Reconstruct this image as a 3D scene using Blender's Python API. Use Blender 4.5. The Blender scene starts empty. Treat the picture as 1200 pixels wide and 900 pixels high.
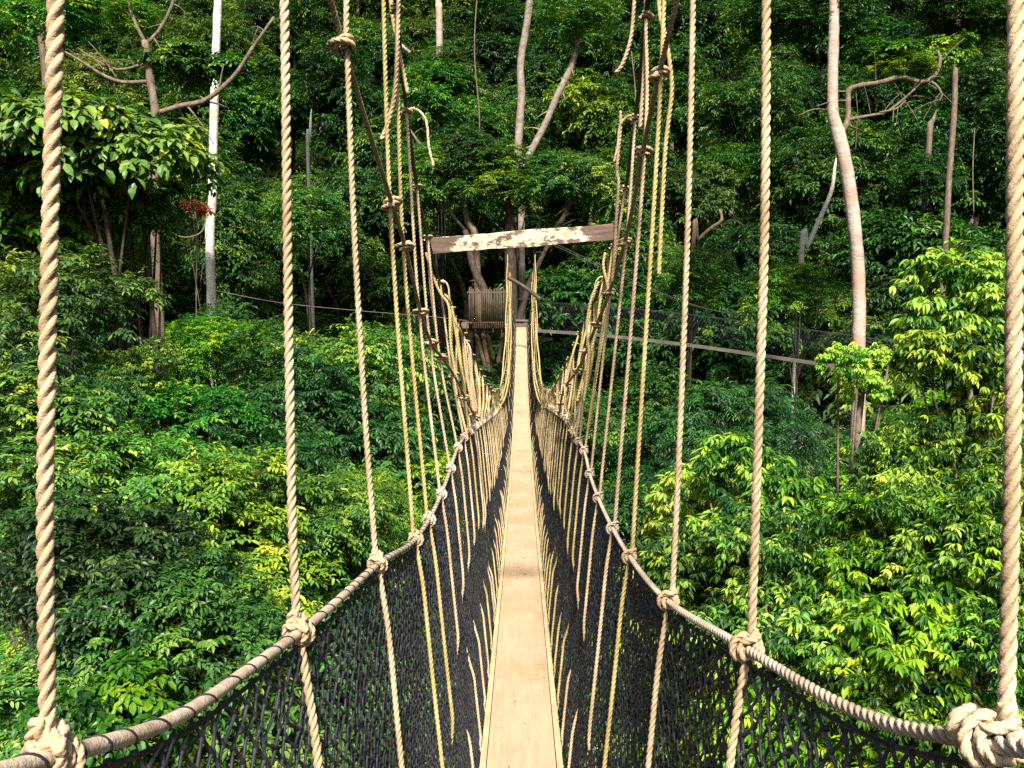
import bpy, math, random
import numpy as np
from mathutils import Vector, Matrix

random.seed(7)
RNG = np.random.default_rng(11)
scene = bpy.context.scene
COL = scene.collection

# ------------------------------------------------------------------ camera space -> world
PITCH = math.radians(8.0)
CAM = np.array([0.0, 0.0, 18.0])
FWD = np.array([0.0, math.cos(PITCH), -math.sin(PITCH)])
UPV = np.array([0.0, math.sin(PITCH), math.cos(PITCH)])
RGT = np.array([1.0, 0.0, 0.0])
FOC = 950.0


def W3(x, d, z):
    """x to the right, d along the view axis, z up from the axis (metres) -> world"""
    x, d, z = np.broadcast_arrays(np.asarray(x, float), np.asarray(d, float), np.asarray(z, float))
    return CAM + x[..., None] * RGT + d[..., None] * FWD + z[..., None] * UPV


def at(px, py, d):
    return W3((px - 600.0) / FOC * d, d, -(py - 450.0) / FOC * d)


def axis(d):
    """the bridge's centre line drifts a touch to the right with distance"""
    return np.asarray(d, float) * 11.0 / FOC


def curve(tab, col):
    t = np.array(tab, float)
    xs, ys = t[:, 0], t[:, col]
    h = np.diff(xs); s = np.diff(ys) / h
    m = np.empty_like(ys)
    m[1:-1] = (s[:-1] * h[1:] + s[1:] * h[:-1]) / (h[:-1] + h[1:])
    m[0], m[-1] = s[0], s[-1]

    def f(q):
        q = np.asarray(q, float)
        i = np.clip(np.searchsorted(xs, q) - 1, 0, len(h) - 1)
        u = (q - xs[i]) / h[i]
        uu = np.clip(u, -3, 4)
        lin = (u < 0) | (u > 1)
        c = ((2*u**3 - 3*u**2 + 1) * ys[i] + (u**3 - 2*u**2 + u) * h[i] * m[i]
             + (-2*u**3 + 3*u**2) * ys[i+1] + (u**3 - u**2) * h[i] * m[i+1])
        l = np.where(u < 0, ys[i] + uu * h[i] * m[i], ys[i+1] + (uu - 1) * h[i] * m[i+1])
        return np.where(lin, l, c)
    return f


# ------------------------------------------------------------------ object helpers
def tag(o, label=None, cat=None, group=None, kind=None):
    if label: o['label'] = label
    if cat: o['category'] = cat
    if group: o['group'] = group
    if kind: o['kind'] = kind
    return o


def empty(name, loc):
    o = bpy.data.objects.new(name, None)
    o.location = loc
    o.empty_display_size = 0.2
    COL.objects.link(o)
    return o


def mesh_np(name, V, faces_by_size, mat=None, attrs=None, smooth=False, uv=None):
    """V (n,3); faces_by_size: list of (m,k) int arrays"""
    me = bpy.data.meshes.new(name)
    V = np.ascontiguousarray(V, dtype=np.float32)
    me.vertices.add(len(V))
    me.vertices.foreach_set('co', V.ravel())
    loops = np.concatenate([f.ravel() for f in faces_by_size]).astype(np.int32)
    tot = np.concatenate([np.full(len(f), f.shape[1]) for f in faces_by_size]).astype(np.int32)
    start = np.concatenate([[0], np.cumsum(tot)[:-1]]).astype(np.int32)
    me.loops.add(len(loops)); me.polygons.add(len(tot))
    me.loops.foreach_set('vertex_index', loops)
    me.polygons.foreach_set('loop_start', start)
    me.polygons.foreach_set('loop_total', tot)
    me.polygons.foreach_set('use_smooth', np.full(len(tot), smooth, dtype=bool))
    for k, a in (attrs or {}).items():
        at_ = me.attributes.new(k, 'FLOAT', 'POINT')
        at_.data.foreach_set('value', np.ascontiguousarray(a, dtype=np.float32))
    me.update(calc_edges=True)
    if mat: me.materials.append(mat)
    return me


def obj(name, me, parent=None, loc=(0, 0, 0)):
    o = bpy.data.objects.new(name, me)
    o.location = loc
    COL.objects.link(o)
    if parent is not None:
        o.parent = parent
    return o


class MB:
    """collects pieces into one mesh"""
    def __init__(s): s.V = []; s.F = {}; s.n = 0; s.A = {}

    def add(self, V, faces, **attrs):
        V = np.asarray(V, float)
        for f in faces:
            f = np.asarray(f, int)
            self.F.setdefault(f.shape[1], []).append(f + self.n)
        for k, a in attrs.items():
            self.A.setdefault(k, []).append(np.asarray(a, float))
        self.V.append(V); self.n += len(V)

    def mesh(s, name, mat, smooth=True):
        return mesh_np(name, np.concatenate(s.V), [np.concatenate(v) for v in s.F.values()], mat,
                       {k: np.concatenate(v) for k, v in s.A.items()}, smooth)


def frames(P):
    T = np.gradient(P, axis=0)
    T /= np.linalg.norm(T, axis=1)[:, None] + 1e-12
    N = np.zeros_like(P)
    ref = np.array([0.0, 0, 1]) if abs(T[0, 2]) < 0.9 else np.array([1.0, 0, 0])
    n = np.cross(T[0], ref); n /= np.linalg.norm(n)
    for i in range(len(P)):
        n = n - T[i] * (n @ T[i]); n /= np.linalg.norm(n) + 1e-12
        N[i] = n
    return T, N, np.cross(T, N)


def resample(P, step):
    P = np.asarray(P, float)
    s = np.concatenate([[0], np.cumsum(np.linalg.norm(np.diff(P, axis=0), axis=1))])
    n = max(2, int(math.ceil(s[-1] / step)) + 1)
    q = np.linspace(0, s[-1], n)
    return np.stack([np.interp(q, s, P[:, k]) for k in range(3)], 1), q


def smoothpath(P, n=12):
    """Catmull-Rom through the points"""
    P = np.asarray(P, float)
    Q = np.concatenate([[2*P[0]-P[1]], P, [2*P[-1]-P[-2]]])
    out = []
    for i in range(1, len(Q) - 2):
        t = np.linspace(0, 1, n, endpoint=False)[:, None]
        a, b, c, d = Q[i-1], Q[i], Q[i+1], Q[i+2]
        out.append(0.5 * (2*b + (c-a)*t + (2*a-5*b+4*c-d)*t**2 + (3*b-a-3*c+d)*t**3))
    out.append(P[-1:])
    return np.concatenate(out)


def rope_geo(P, r, sides=18, rings=16, pitch=None, lay=1.0, phase=None, strands=3, taper=None):
    """a real laid rope: three strands wound round the path; 's' = strand shading coordinate, 'l' = length"""
    pitch = pitch or r * 6.5
    P, q = resample(P, pitch / rings)
    T, N, B = frames(P)
    ph = RNG.uniform(0, 6.28) if phase is None else phase
    th = np.linspace(0, 2*np.pi, sides, endpoint=False)
    k = strands
    loc = (th * k / (2*np.pi)) % 1.0 - 0.5            # position across a strand
    a = 2*np.pi/k
    rs = r * 0.53; rc = r - rs                          # strand radius, strand centre
    ang = loc * a
    disc = np.maximum(rs**2 - (rc*np.sin(ang))**2, 0)
    prof = rc*np.cos(ang) + np.sqrt(disc)
    tw = lay * 2*np.pi*q/pitch + ph
    A = th[None, :] + tw[:, None]
    rr = prof[None, :] * (np.ones(len(P))[:, None] if taper is None else taper(q)[:, None])
    V = P[:, None, :] + rr[..., None]*(np.cos(A)[..., None]*N[:, None] + np.sin(A)[..., None]*B[:, None])
    n, m = len(P), sides
    i = np.arange(n-1)[:, None]; j = np.arange(m)[None, :]
    jn = (j+1) % m
    F = np.stack([i*m+j+0*jn, i*m+jn, (i+1)*m+jn, (i+1)*m+j+0*jn], -1).reshape(-1, 4)
    V = V.reshape(-1, 3)
    c0, c1 = len(V), len(V)+1
    V = np.concatenate([V, P[:1], P[-1:]])
    jj = np.arange(m)
    caps = np.concatenate([np.stack([np.full(m, c0), (jj+1) % m, jj], 1),
                           np.stack([np.full(m, c1), (n-1)*m+jj, (n-1)*m+(jj+1) % m], 1)])
    sv = np.concatenate([np.tile(np.abs(loc)*2, n), [0, 0]])
    lv = np.concatenate([np.repeat(q, m), [0, q[-1]]])
    return V, [F, caps], dict(s=sv, l=lv)


def tube_geo(P, R, sides=8, step=None, wob=0.0):
    P = np.asarray(P, float)
    R = np.broadcast_to(np.asarray(R, float), (len(P),)).copy()
    if step:
        s = np.concatenate([[0], np.cumsum(np.linalg.norm(np.diff(P, axis=0), axis=1))])
        P, q = resample(P, step); R = np.interp(q, s, R)
    T, N, B = frames(P)
    th = np.linspace(0, 2*np.pi, sides, endpoint=False)
    rr = R[:, None]*(1 + (RNG.normal(0, wob, (len(P), sides)) if wob else 0))
    V = P[:, None, :] + rr[..., None]*(np.cos(th)[None, :, None]*N[:, None]+np.sin(th)[None, :, None]*B[:, None])
    n, m = len(P), sides
    i = np.arange(n-1)[:, None]; j = np.arange(m)[None, :]; jn = (j+1) % m
    F = np.stack([i*m+j+0*jn, i*m+jn, (i+1)*m+jn, (i+1)*m+j+0*jn], -1).reshape(-1, 4)
    V = V.reshape(-1, 3); c0, c1 = len(V), len(V)+1
    V = np.concatenate([V, P[:1], P[-1:]]); jj = np.arange(m)
    caps = np.concatenate([np.stack([np.full(m, c0), (jj+1) % m, jj], 1),
                           np.stack([np.full(m, c1), (n-1)*m+jj, (n-1)*m+(jj+1) % m], 1)])
    return V, [F, caps]


def sweep_rect(P, side, up, w, h):
    """board swept along P with half-less full width w (along side) and height h (along up, downward)"""
    P = np.asarray(P, float); n = len(P)
    side = np.broadcast_to(side, P.shape); up = np.broadcast_to(up, P.shape)
    c = [P - side*w/2, P + side*w/2, P + side*w/2 - up*h, P - side*w/2 - up*h]
    V = np.stack(c, 1).reshape(-1, 3)
    i = np.arange(n-1)[:, None]; j = np.arange(4)[None, :]; jn = (j+1) % 4
    F = np.stack([i*4+j+0*jn, i*4+jn, (i+1)*4+jn, (i+1)*4+j+0*jn], -1).reshape(-1, 4)
    F = np.concatenate([F, [[0, 1, 2, 3][::-1], [4*(n-1)+k for k in range(4)]]])
    return V, [F]


def box_geo(c, sx, sy, sz, R=None):
    v = np.array([[x, y, z] for x in (-.5, .5) for y in (-.5, .5) for z in (-.5, .5)]) * [sx, sy, sz]
    if R is not None: v = v @ np.array(R).T
    F = np.array([[0, 1, 3, 2], [4, 6, 7, 5], [0, 4, 5, 1], [2, 3, 7, 6], [0, 2, 6, 4], [1, 5, 7, 3]])
    return v + np.asarray(c), [F]


# ------------------------------------------------------------------ materials
def mat(name):
    m = bpy.data.materials.new(name); m.use_nodes = True
    nt = m.node_tree
    b = nt.nodes['Principled BSDF']
    return m, nt, b


def N_(nt, t, **kw):
    n = nt.nodes.new(t)
    for k, v in kw.items():
        if k in n.inputs: n.inputs[k].default_value = v
        else: setattr(n, k, v)
    return n


def ramp(nt, src, stops):
    r = nt.nodes.new('ShaderNodeValToRGB')
    e = r.color_ramp.elements
    while len(e) > 1: e.remove(e[-1])
    e[0].position, e[0].color = stops[0][0], (*stops[0][1], 1)
    for p, c in stops[1:]:
        x = e.new(p); x.color = (*c, 1)
    nt.links.new(src, r.inputs[0])
    return r.outputs[0]


def mix(nt, f, a, b, typ='MIX'):
    m = nt.nodes.new('ShaderNodeMix'); m.data_type = 'RGBA'; m.blend_type = typ
    for s, v in ((0, f), (6, a), (7, b)):
        if hasattr(v, 'is_linked') or hasattr(v, 'node'): nt.links.new(v, m.inputs[s])
        else: m.inputs[s].default_value = v if s == 0 else (*v, 1)
    return m.outputs[2]


def noise(nt, scale, detail=4, rough=.55, co=None, vec_scale=None):
    t = N_(nt, 'ShaderNodeTexCoord')
    src = co or t.outputs['Object']
    if vec_scale:
        mp = N_(nt, 'ShaderNodeMapping'); mp.inputs['Scale'].default_value = vec_scale
        nt.links.new(src, mp.inputs[0]); src = mp.outputs[0]
    n = N_(nt, 'ShaderNodeTexNoise', Scale=scale, Detail=detail, Roughness=rough)
    nt.links.new(src, n.inputs['Vector'])
    return n.outputs[0]


def bump(nt, b, h, strength=.3, dist=.01):
    n = N_(nt, 'ShaderNodeBump', Strength=strength, Distance=dist)
    nt.links.new(h, n.inputs['Height']); nt.links.new(n.outputs[0], b.inputs['Normal'])


def attr(nt, name):
    a = N_(nt, 'ShaderNodeAttribute'); a.attribute_name = name
    return a.outputs['Fac']


def rope_mat(name, dark, mid, light, yarn=26.0):
    m, nt, b = mat(name)
    n1 = noise(nt, 9, 5)                      # weathering along the rope
    c = ramp(nt, n1, [(.30, dark), (.5, mid), (.72, light)])
    # fine yarns lying inside each strand
    s = attr(nt, 's'); l = attr(nt, 'l')
    wz = ramp(nt, noise(nt, 3.2, 4), [(.55, (0, 0, 0)), (.72, (.5, .5, .5))])
    c = mix(nt, wz, c, (.37, .31, .20))
    cb = N_(nt, 'ShaderNodeCombineXYZ'); nt.links.new(s, cb.inputs[0]); nt.links.new(l, cb.inputs[1])
    mp = N_(nt, 'ShaderNodeMapping'); mp.inputs['Scale'].default_value = (5.0, 60.0, 1); nt.links.new(cb.outputs[0], mp.inputs[0])
    yn = N_(nt, 'ShaderNodeTexNoise', Scale=1.6, Detail=4.0); nt.links.new(mp.outputs[0], yn.inputs['Vector'])
    fine = noise(nt, 420, 3)
    yc = ramp(nt, yn.outputs[0], [(.3, (.72, .66, .58)), (.6, (1.08, 1.05, 1.0))])
    c = mix(nt, .75, c, yc, 'MULTIPLY')
    # darker in the grooves between the strands
    g = ramp(nt, s, [(.74, (1, 1, 1)), (.99, (.60, .48, .37))])
    c = mix(nt, .8, c, g, 'MULTIPLY')
    nt.links.new(c, b.inputs['Base Color'])
    b.inputs['Roughness'].default_value = .82
    b.inputs['Specular IOR Level'].default_value = .25
    hm = N_(nt, 'ShaderNodeMath', operation='ADD'); nt.links.new(yn.outputs[0], hm.inputs[0]); nt.links.new(fine, hm.inputs[1])
    bump(nt, b, hm.outputs[0], .5, .0016)
    return m


M = {}
M['rope'] = rope_mat('tan_rope', (.38, .265, .155), (.56, .425, .27), (.69, .565, .405))
M['rope_yellow'] = rope_mat('yellowed_rope', (.36, .27, .095), (.50, .39, .16), (.60, .50, .25))
M['rope_grey'] = rope_mat('weathered_rope', (.42, .325, .235), (.58, .475, .365), (.70, .61, .50))

m, nt, b = mat('covered_rope'); M['cover'] = m
c = ramp(nt, noise(nt, 14, 6), [(.3, (.36, .265, .185)), (.52, (.53, .415, .30)), (.75, (.66, .56, .44))])
st = ramp(nt, noise(nt, 90, 3), [(.35, (.75, .7, .66)), (.6, (1.05, 1.04, 1.02))])
c = mix(nt, .7, c, st, 'MULTIPLY')
nt.links.new(c, b.inputs['Base Color']); b.inputs['Roughness'].default_value = .8
bump(nt, b, noise(nt, 260, 3), .45, .003)

m, nt, b = mat('black_cord'); M['cord'] = m
c = ramp(nt, noise(nt, 40, 4), [(.3, (.012, .012, .014)), (.6, (.03, .03, .034)), (.8, (.075, .072, .075))])
nt.links.new(c, b.inputs['Base Color']); b.inputs['Roughness'].default_value = .62
b.inputs['Specular IOR Level'].default_value = .35

m, nt, b = mat('black_cable'); M['black_cable'] = m
b.inputs['Base Color'].default_value = (.012, .011, .011, 1); b.inputs['Roughness'].default_value = .5

m, nt, b = mat('brown_wire_rope'); M['wire'] = m
c = ramp(nt, noise(nt, 30, 4), [(.3, (.19, .13, .06)), (.55, (.34, .25, .125)), (.8, (.47, .37, .20))])
nt.links.new(c, b.inputs['Base Color']); b.inputs['Roughness'].default_value = .5

m, nt, b = mat('plank_wood'); M['plank'] = m
g1 = noise(nt, 3.0, 6, .6, vec_scale=(14, 1.2, 4))
c = ramp(nt, g1, [(.25, (.44, .305, .18)), (.5, (.50, .36, .22)), (.75, (.55, .41, .26))])
bl = ramp(nt, noise(nt, 2.3, 5, .6), [(.35, (.80, .74, .66)), (.55, (1, 1, 1)), (.75, (1.06, 1.04, 1.0))])
c = mix(nt, .8, c, bl, 'MULTIPLY')
sp = ramp(nt, noise(nt, 36, 2, .5, vec_scale=(1, .55, 1)), [(.245, (.28, .2, .13)), (.285, (1, 1, 1))])
c = mix(nt, .85, c, sp, 'MULTIPLY')
fl = ramp(nt, noise(nt, 120, 3), [(.3, (.93, .91, .89)), (.6, (1.02, 1.02, 1.02))])
c = mix(nt, .6, c, fl, 'MULTIPLY')
nt.links.new(c, b.inputs['Base Color']); b.inputs['Roughness'].default_value = .75
b.inputs['Specular IOR Level'].default_value = .25
bump(nt, b, g1, .25, .004)

m, nt, b = mat('edge_wood'); M['edge'] = m
c = ramp(nt, noise(nt, 4, 6, .6, vec_scale=(10, 1.5, 6)), [(.25, (.40, .28, .14)), (.55, (.58, .43, .24)), (.8, (.66, .52, .32))])
nt.links.new(c, b.inputs['Base Color']); b.inputs['Roughness'].default_value = .75

m, nt, b = mat('ladder_metal'); M['ladder'] = m
b.inputs['Base Color'].default_value = (.09, .08, .07, 1); b.inputs['Roughness'].default_value = .6

m, nt, b = mat('peeling_paint_beam'); M['beam'] = m
pn = noise(nt, 15, 8, .74, vec_scale=(1.0, 1, 1.8))
wood = ramp(nt, noise(nt, 8, 6, .6, vec_scale=(1, 6, 9)), [(.3, (.075, .045, .03)), (.55, (.155, .095, .065)), (.8, (.29, .18, .13))])
white = ramp(nt, noise(nt, 22, 5), [(.3, (.42, .33, .18)), (.55, (.60, .53, .38)), (.7, (.68, .63, .50))])
# bare wood grows towards both ends where the ropes chafe
tc = N_(nt, 'ShaderNodeTexCoord'); sx = N_(nt, 'ShaderNodeSeparateXYZ'); nt.links.new(tc.outputs['Object'], sx.inputs[0])
ab = N_(nt, 'ShaderNodeMath', operation='ABSOLUTE'); nt.links.new(sx.outputs[0], ab.inputs[0])
ad = N_(nt, 'ShaderNodeMapRange'); nt.links.new(ab.outputs[0], ad.inputs[0])
ad.inputs[1].default_value = .29; ad.inputs[2].default_value = .42; ad.inputs[3].default_value = 0; ad.inputs[4].default_value = .3
sb = N_(nt, 'ShaderNodeMath', operation='SUBTRACT'); nt.links.new(pn, sb.inputs[0]); nt.links.new(ad.outputs[0], sb.inputs[1])
mk = ramp(nt, sb.outputs[0], [(.455, (0, 0, 0)), (.485, (1, 1, 1))])
c = mix(nt, mk, wood, white)
nt.links.new(c, b.inputs['Base Color']); b.inputs['Roughness'].default_value = .7
bump(nt, b, mk, .4, .004)

m, nt, b = mat('bamboo'); M['bamboo'] = m
c = ramp(nt, noise(nt, 5, 5, vec_scale=(6, 6, .7)), [(.3, (.03, .019, .010)), (.55, (.07, .046, .022)), (.8, (.13, .086, .042))])  # browns darkened to stand in for canopy shade over the platform
nt.links.new(c, b.inputs['Base Color']); b.inputs['Roughness'].default_value = .6

m, nt, b = mat('platform_timber'); M['timber'] = m
c = ramp(nt, noise(nt, 5, 5, vec_scale=(1, 5, 5)), [(.3, (.09, .055, .03)), (.55, (.17, .105, .06)), (.8, (.26, .17, .10))])
nt.links.new(c, b.inputs['Base Color']); b.inputs['Roughness'].default_value = .75

m, nt, b = mat('grey_board'); M['greyboard'] = m
c = ramp(nt, noise(nt, 4, 5), [(.3, (.07, .06, .045)), (.6, (.14, .12, .09)), (.8, (.21, .18, .14))])
nt.links.new(c, b.inputs['Base Color']); b.inputs['Roughness'].default_value = .75


def bark(name, a, bcol, ccol, sc=3.0, band=(1, 1, 5), blotch=None):
    m, nt, b = mat(name)
    n1 = noise(nt, sc, 7, .65, vec_scale=band)
    c = ramp(nt, n1, [(.28, a), (.5, bcol), (.72, ccol)])
    if blotch:
        k = ramp(nt, noise(nt, 1.5, 5, .6), [(.54, (0, 0, 0)), (.62, (1, 1, 1))])
        c = mix(nt, k, c, blotch)
    nt.links.new(c, b.inputs['Base Color']); b.inputs['Roughness'].default_value = .85
    b.inputs['Specular IOR Level'].default_value = .2
    bump(nt, b, noise(nt, sc*6, 5), .6, .03)
    return m


M['bark_white'] = bark('white_bark', (.46, .40, .33), (.64, .59, .51), (.76, .72, .65), 3, (1, 1, 6), (.44, .38, .29))
M['bark_pink'] = bark('pinkish_bark', (.26, .20, .15), (.42, .335, .27), (.54, .45, .38), 2.4, (1, 1, 4), (.40, .27, .19))
M['bark_brown'] = bark('brown_bark', (.08, .055, .035), (.17, .125, .085), (.27, .21, .15), 4, (3, 3, 1))
M['bark_pale_brown'] = bark('pale_brown_bark', (.13, .10, .075), (.25, .20, .155), (.38, .32, .26), 3, (2, 2, 2))
M['bark_dark'] = bark('dark_bark', (.022, .016, .011), (.05, .037, .025), (.10, .075, .053), 4, (3, 3, 1))


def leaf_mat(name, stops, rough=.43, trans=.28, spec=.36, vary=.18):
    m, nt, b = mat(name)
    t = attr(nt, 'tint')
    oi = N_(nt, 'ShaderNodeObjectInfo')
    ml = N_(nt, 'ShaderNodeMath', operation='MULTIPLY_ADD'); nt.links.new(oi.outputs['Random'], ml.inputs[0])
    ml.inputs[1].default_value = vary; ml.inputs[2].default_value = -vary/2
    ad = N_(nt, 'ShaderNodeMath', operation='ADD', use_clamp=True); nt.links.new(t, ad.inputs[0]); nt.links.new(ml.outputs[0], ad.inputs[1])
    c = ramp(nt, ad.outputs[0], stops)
    # every tree has a green of its own
    hs = N_(nt, 'ShaderNodeHueSaturation'); nt.links.new(c, hs.inputs['Color'])
    for k, (mul, lo, hi) in dict(Hue=(7.13, .482, .522), Saturation=(13.7, .94, 1.10), Value=(23.9, .74, 1.22)).items():
        fm = N_(nt, 'ShaderNodeMath', operation='MULTIPLY'); nt.links.new(oi.outputs['Random'], fm.inputs[0]); fm.inputs[1].default_value = mul
        fr = N_(nt, 'ShaderNodeMath', operation='FRACT'); nt.links.new(fm.outputs[0], fr.inputs[0])
        mr = N_(nt, 'ShaderNodeMapRange'); nt.links.new(fr.outputs[0], mr.inputs[0]); mr.inputs[3].default_value = lo; mr.inputs[4].default_value = hi
        nt.links.new(mr.outputs[0], hs.inputs[k])
    c = hs.outputs[0]
    nt.links.new(c, b.inputs['Base Color'])
    b.inputs['Roughness'].default_value = rough
    b.inputs['Specular IOR Level'].default_value = spec
    tr = N_(nt, 'ShaderNodeBsdfTranslucent')
    tcol = mix(nt, 1.0, c, (1.5, 1.35, .5), 'MULTIPLY'); nt.links.new(tcol, tr.inputs[0])
    mx = N_(nt, 'ShaderNodeMixShader'); mx.inputs[0].default_value = trans
    nt.links.new(b.outputs[0], mx.inputs[1]); nt.links.new(tr.outputs[0], mx.inputs[2])
    nt.links.new(mx.outputs[0], nt.nodes['Material Output'].inputs[0])
    return m


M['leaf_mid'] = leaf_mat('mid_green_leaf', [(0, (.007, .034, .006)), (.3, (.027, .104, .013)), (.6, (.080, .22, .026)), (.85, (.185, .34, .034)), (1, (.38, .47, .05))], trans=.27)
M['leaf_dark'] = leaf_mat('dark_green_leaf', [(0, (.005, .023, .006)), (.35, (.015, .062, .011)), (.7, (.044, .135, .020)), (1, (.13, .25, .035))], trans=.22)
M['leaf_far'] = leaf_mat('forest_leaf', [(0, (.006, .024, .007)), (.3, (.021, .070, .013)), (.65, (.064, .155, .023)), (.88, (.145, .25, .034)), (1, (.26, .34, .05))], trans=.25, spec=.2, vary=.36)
M['leaf_yellow'] = leaf_mat('young_yellow_leaf', [(0, (.012, .050, .008)), (.3, (.040, .122, .014)), (.5, (.125, .265, .024)), (.72, (.29, .46, .042)), (1, (.47, .59, .075))], trans=.34)
M['leaf_red'] = leaf_mat('red_young_leaf', [(0, (.22, .02, .012)), (.5, (.42, .05, .025)), (1, (.55, .10, .04))])

m, nt, b = mat('forest_floor'); M['ground'] = m
c = ramp(nt, noise(nt, .8, 8, .65), [(.3, (.004, .007, .002)), (.55, (.010, .016, .005)), (.8, (.022, .026, .009))])
nt.links.new(c, b.inputs['Base Color']); b.inputs['Roughness'].default_value = 1.0; b.inputs['Specular IOR Level'].default_value = 0.0
bump(nt, b, noise(nt, 3, 8), .8, .3)

# ------------------------------------------------------------------ world, sun, camera
SUN = Vector((0.035, -0.78, 0.98)).normalized()
w = bpy.data.worlds.new('World'); scene.world = w; w.use_nodes = True
nt = w.node_tree; bg = nt.nodes['Background']
sky = nt.nodes.new('ShaderNodeTexSky'); sky.sky_type = 'NISHITA'; sky.sun_disc = False
sky.sun_elevation = math.asin(SUN.z); sky.sun_rotation = math.atan2(SUN.x, SUN.y)
sky.air_density = 1.0; sky.dust_density = 4.0; sky.ozone_density = 1.0
nt.links.new(sky.outputs[0], bg.inputs[0]); bg.inputs[1].default_value = .052
sl = bpy.data.lights.new('sun', 'SUN'); sl.energy = 4.6; sl.angle = math.radians(5.0); sl.color = (1.0, .96, .88)
so = bpy.data.objects.new('sun', sl); so.rotation_euler = SUN.to_track_quat('Z', 'Y').to_euler(); so.location = (10, -20, 60); COL.objects.link(so)

cd = bpy.data.cameras.new('camera'); cd.sensor_width = 36.0; cd.lens = 36.0*FOC/1200.0
cd.clip_start = .05; cd.clip_end = 1500
co = bpy.data.objects.new('camera', cd); co.location = CAM; co.rotation_euler = (math.radians(90)-PITCH, 0, 0); COL.objects.link(co)
scene.camera = co
vs = scene.view_settings; vs.view_transform = 'Standard'; vs.look = 'None'; vs.gamma = 1; vs.use_curve_mapping = False
vs.exposure = 1.1
cy = scene.cycles
cy.max_bounces = 5; cy.diffuse_bounces = 1; cy.glossy_bounces = 2; cy.transmission_bounces = 3; cy.transparent_max_bounces = 4
cy.use_denoising = False
cy.caustics_reflective = False; cy.caustics_refractive = False
cy.sample_clamp_indirect = 4

# ------------------------------------------------------------------ ground
HAZEFREE = True


def ground_z(x, y):
    x = np.asarray(x, float); y = np.asarray(y, float)
    g = 2.0 + .60*np.maximum(0, y-27)*(1/(1+np.exp(-(y-27)/4.0))) + .10*np.maximum(0, np.abs(x)-6)
    g = g + .9*np.sin(x*.13+1.0)*np.cos(y*.11) + .5*np.sin(x*.31)*np.sin(y*.27+2)
    g = g + 9.0/(1+np.exp((y+6)/3.0))
    g = g - 17.0/(1+np.exp(-(x/np.maximum(y, 1)-.545)/.012))/(1+np.exp(-(y-60)/3.0))*(y > 20)
    return np.minimum(g, 70 + 0*g)


gx = np.linspace(-260, 260, 131); gy = np.linspace(-120, 330, 113)
X, Y = np.meshgrid(gx, gy, indexing='ij')
V = np.stack([X, Y, ground_z(X, Y)], -1).reshape(-1, 3)
i, j = np.meshgrid(np.arange(130), np.arange(112), indexing='ij')
F = np.stack([i*113+j, (i+1)*113+j, (i+1)*113+j+1, i*113+j+1], -1).reshape(-1, 4)
o = obj('ground', mesh_np('ground', V, [F], M['ground'], smooth=True)); o['kind'] = 'structure'

# ================================================================== THE BRIDGE
DECK = [(.2, -1.40), (1, -1.42), (3, -1.42), (4.4, -1.40), (6.8, -1.36), (8.6, -1.29), (11.6, -1.13), (14, -.85), (17, -.37), (20, .21), (23, .95), (26, 1.78), (27.2, 2.12)]
deck_z = curve(DECK, 1)
HR_L = [(.3, .50, -.22), (.9, .52, -.415), (1.2, .52, -.499), (1.59, .52, -.549), (1.9, .52, -.582), (2.95, .52, -.655), (3.95, .515, -.755), (4.6, .525, -.77), (5.6, .515, -.66), (6.2, .50, -.52), (7.2, .50, -.462), (8.6, .50, -.46), (10.8, .466, -.46), (11.8, .36, -.397), (12.9, .285, -.244), (14.7, .27, .062), (17, .28, .57), (20, .31, 1.30), (24, .36, 2.40), (27, .40, 3.25)]
HR_R = [(.3, .505, -.20), (.88, .513, -.39), (1.13, .52, -.476), (1.71, .52, -.587), (1.86, .52, -.61), (2.87, .52, -.77), (3.85, .515, -.82), (4.5, .515, -.815), (5.2, .504, -.755), (5.8, .495, -.66), (6.3, .495, -.54), (7.4, .50, -.483), (8.4, .495, -.40), (10, .463, -.36), (11.6, .38, -.33), (12.9, .285, -.244), (14.7, .27, .062), (17, .28, .57), (20, .31, 1.30), (24, .36, 2.40), (27, .40, 3.25)]
BLACK = [(.3, .50, 4.75), (.9, .54, 4.35), (1.9, .63, 3.75), (2.9, .67, 3.1), (3.9, .68, 2.5), (4.5, .70, 2.13), (5.2, .74, 1.78), (5.9, .75, 1.38), (6.5, .73, 1.09), (7.2, .71, .87), (8.3, .63, .61), (9.2, .57, .36), (10.5, .46, .03), (11.8, .375, -.07), (13, .30, .03), (15, .28, .36), (18, .30, 1.10), (22, .35, 2.4), (27, .41, 4.45)]
BROWN_L = [(.6, .66, 2.85), (1.9, .67, 1.98), (2.8, .66, 1.33), (2.95, .646, 1.227), (3.9, .628, .883), (4.6, .66, .78), (5.2, .651, .48), (5.9, .646, .281), (6.5, .623, .198), (7.2, .583, .05), (7.9, .53, -.17), (9.2, .49, -.42)]
BROWN_R = [(.6, .70, 3.9), (2.5, .69, 2.4), (3.5, .685, 1.72), (3.8, .656, 1.5), (4.5, .682, 1.33), (5.2, .679, .974), (5.9, .63, .64), (6.6, .585, .42), (7.4, .55, .20), (8.8, .46, -.06), (9.8, .46, -.33)]
_w = [(q[0], q[1]) for q in HR_L]


def KS(d):
    """tables above were first measured for a wider rail; this brings them to the rail's real half-width"""
    if d >= 13.0: return 1.0
    w_old = float(np.interp(d, [q[0] for q in _w], [q[1] for q in _w]))
    target = float(np.interp(d, [.3, .9, 1.9, 3], [.35, .33, .30, .29]))
    return min(1.0, target / w_old)


def rescale(tab): return [(d*KS(d), x*KS(d), z*KS(d)) for d, x, z in tab]


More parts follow.
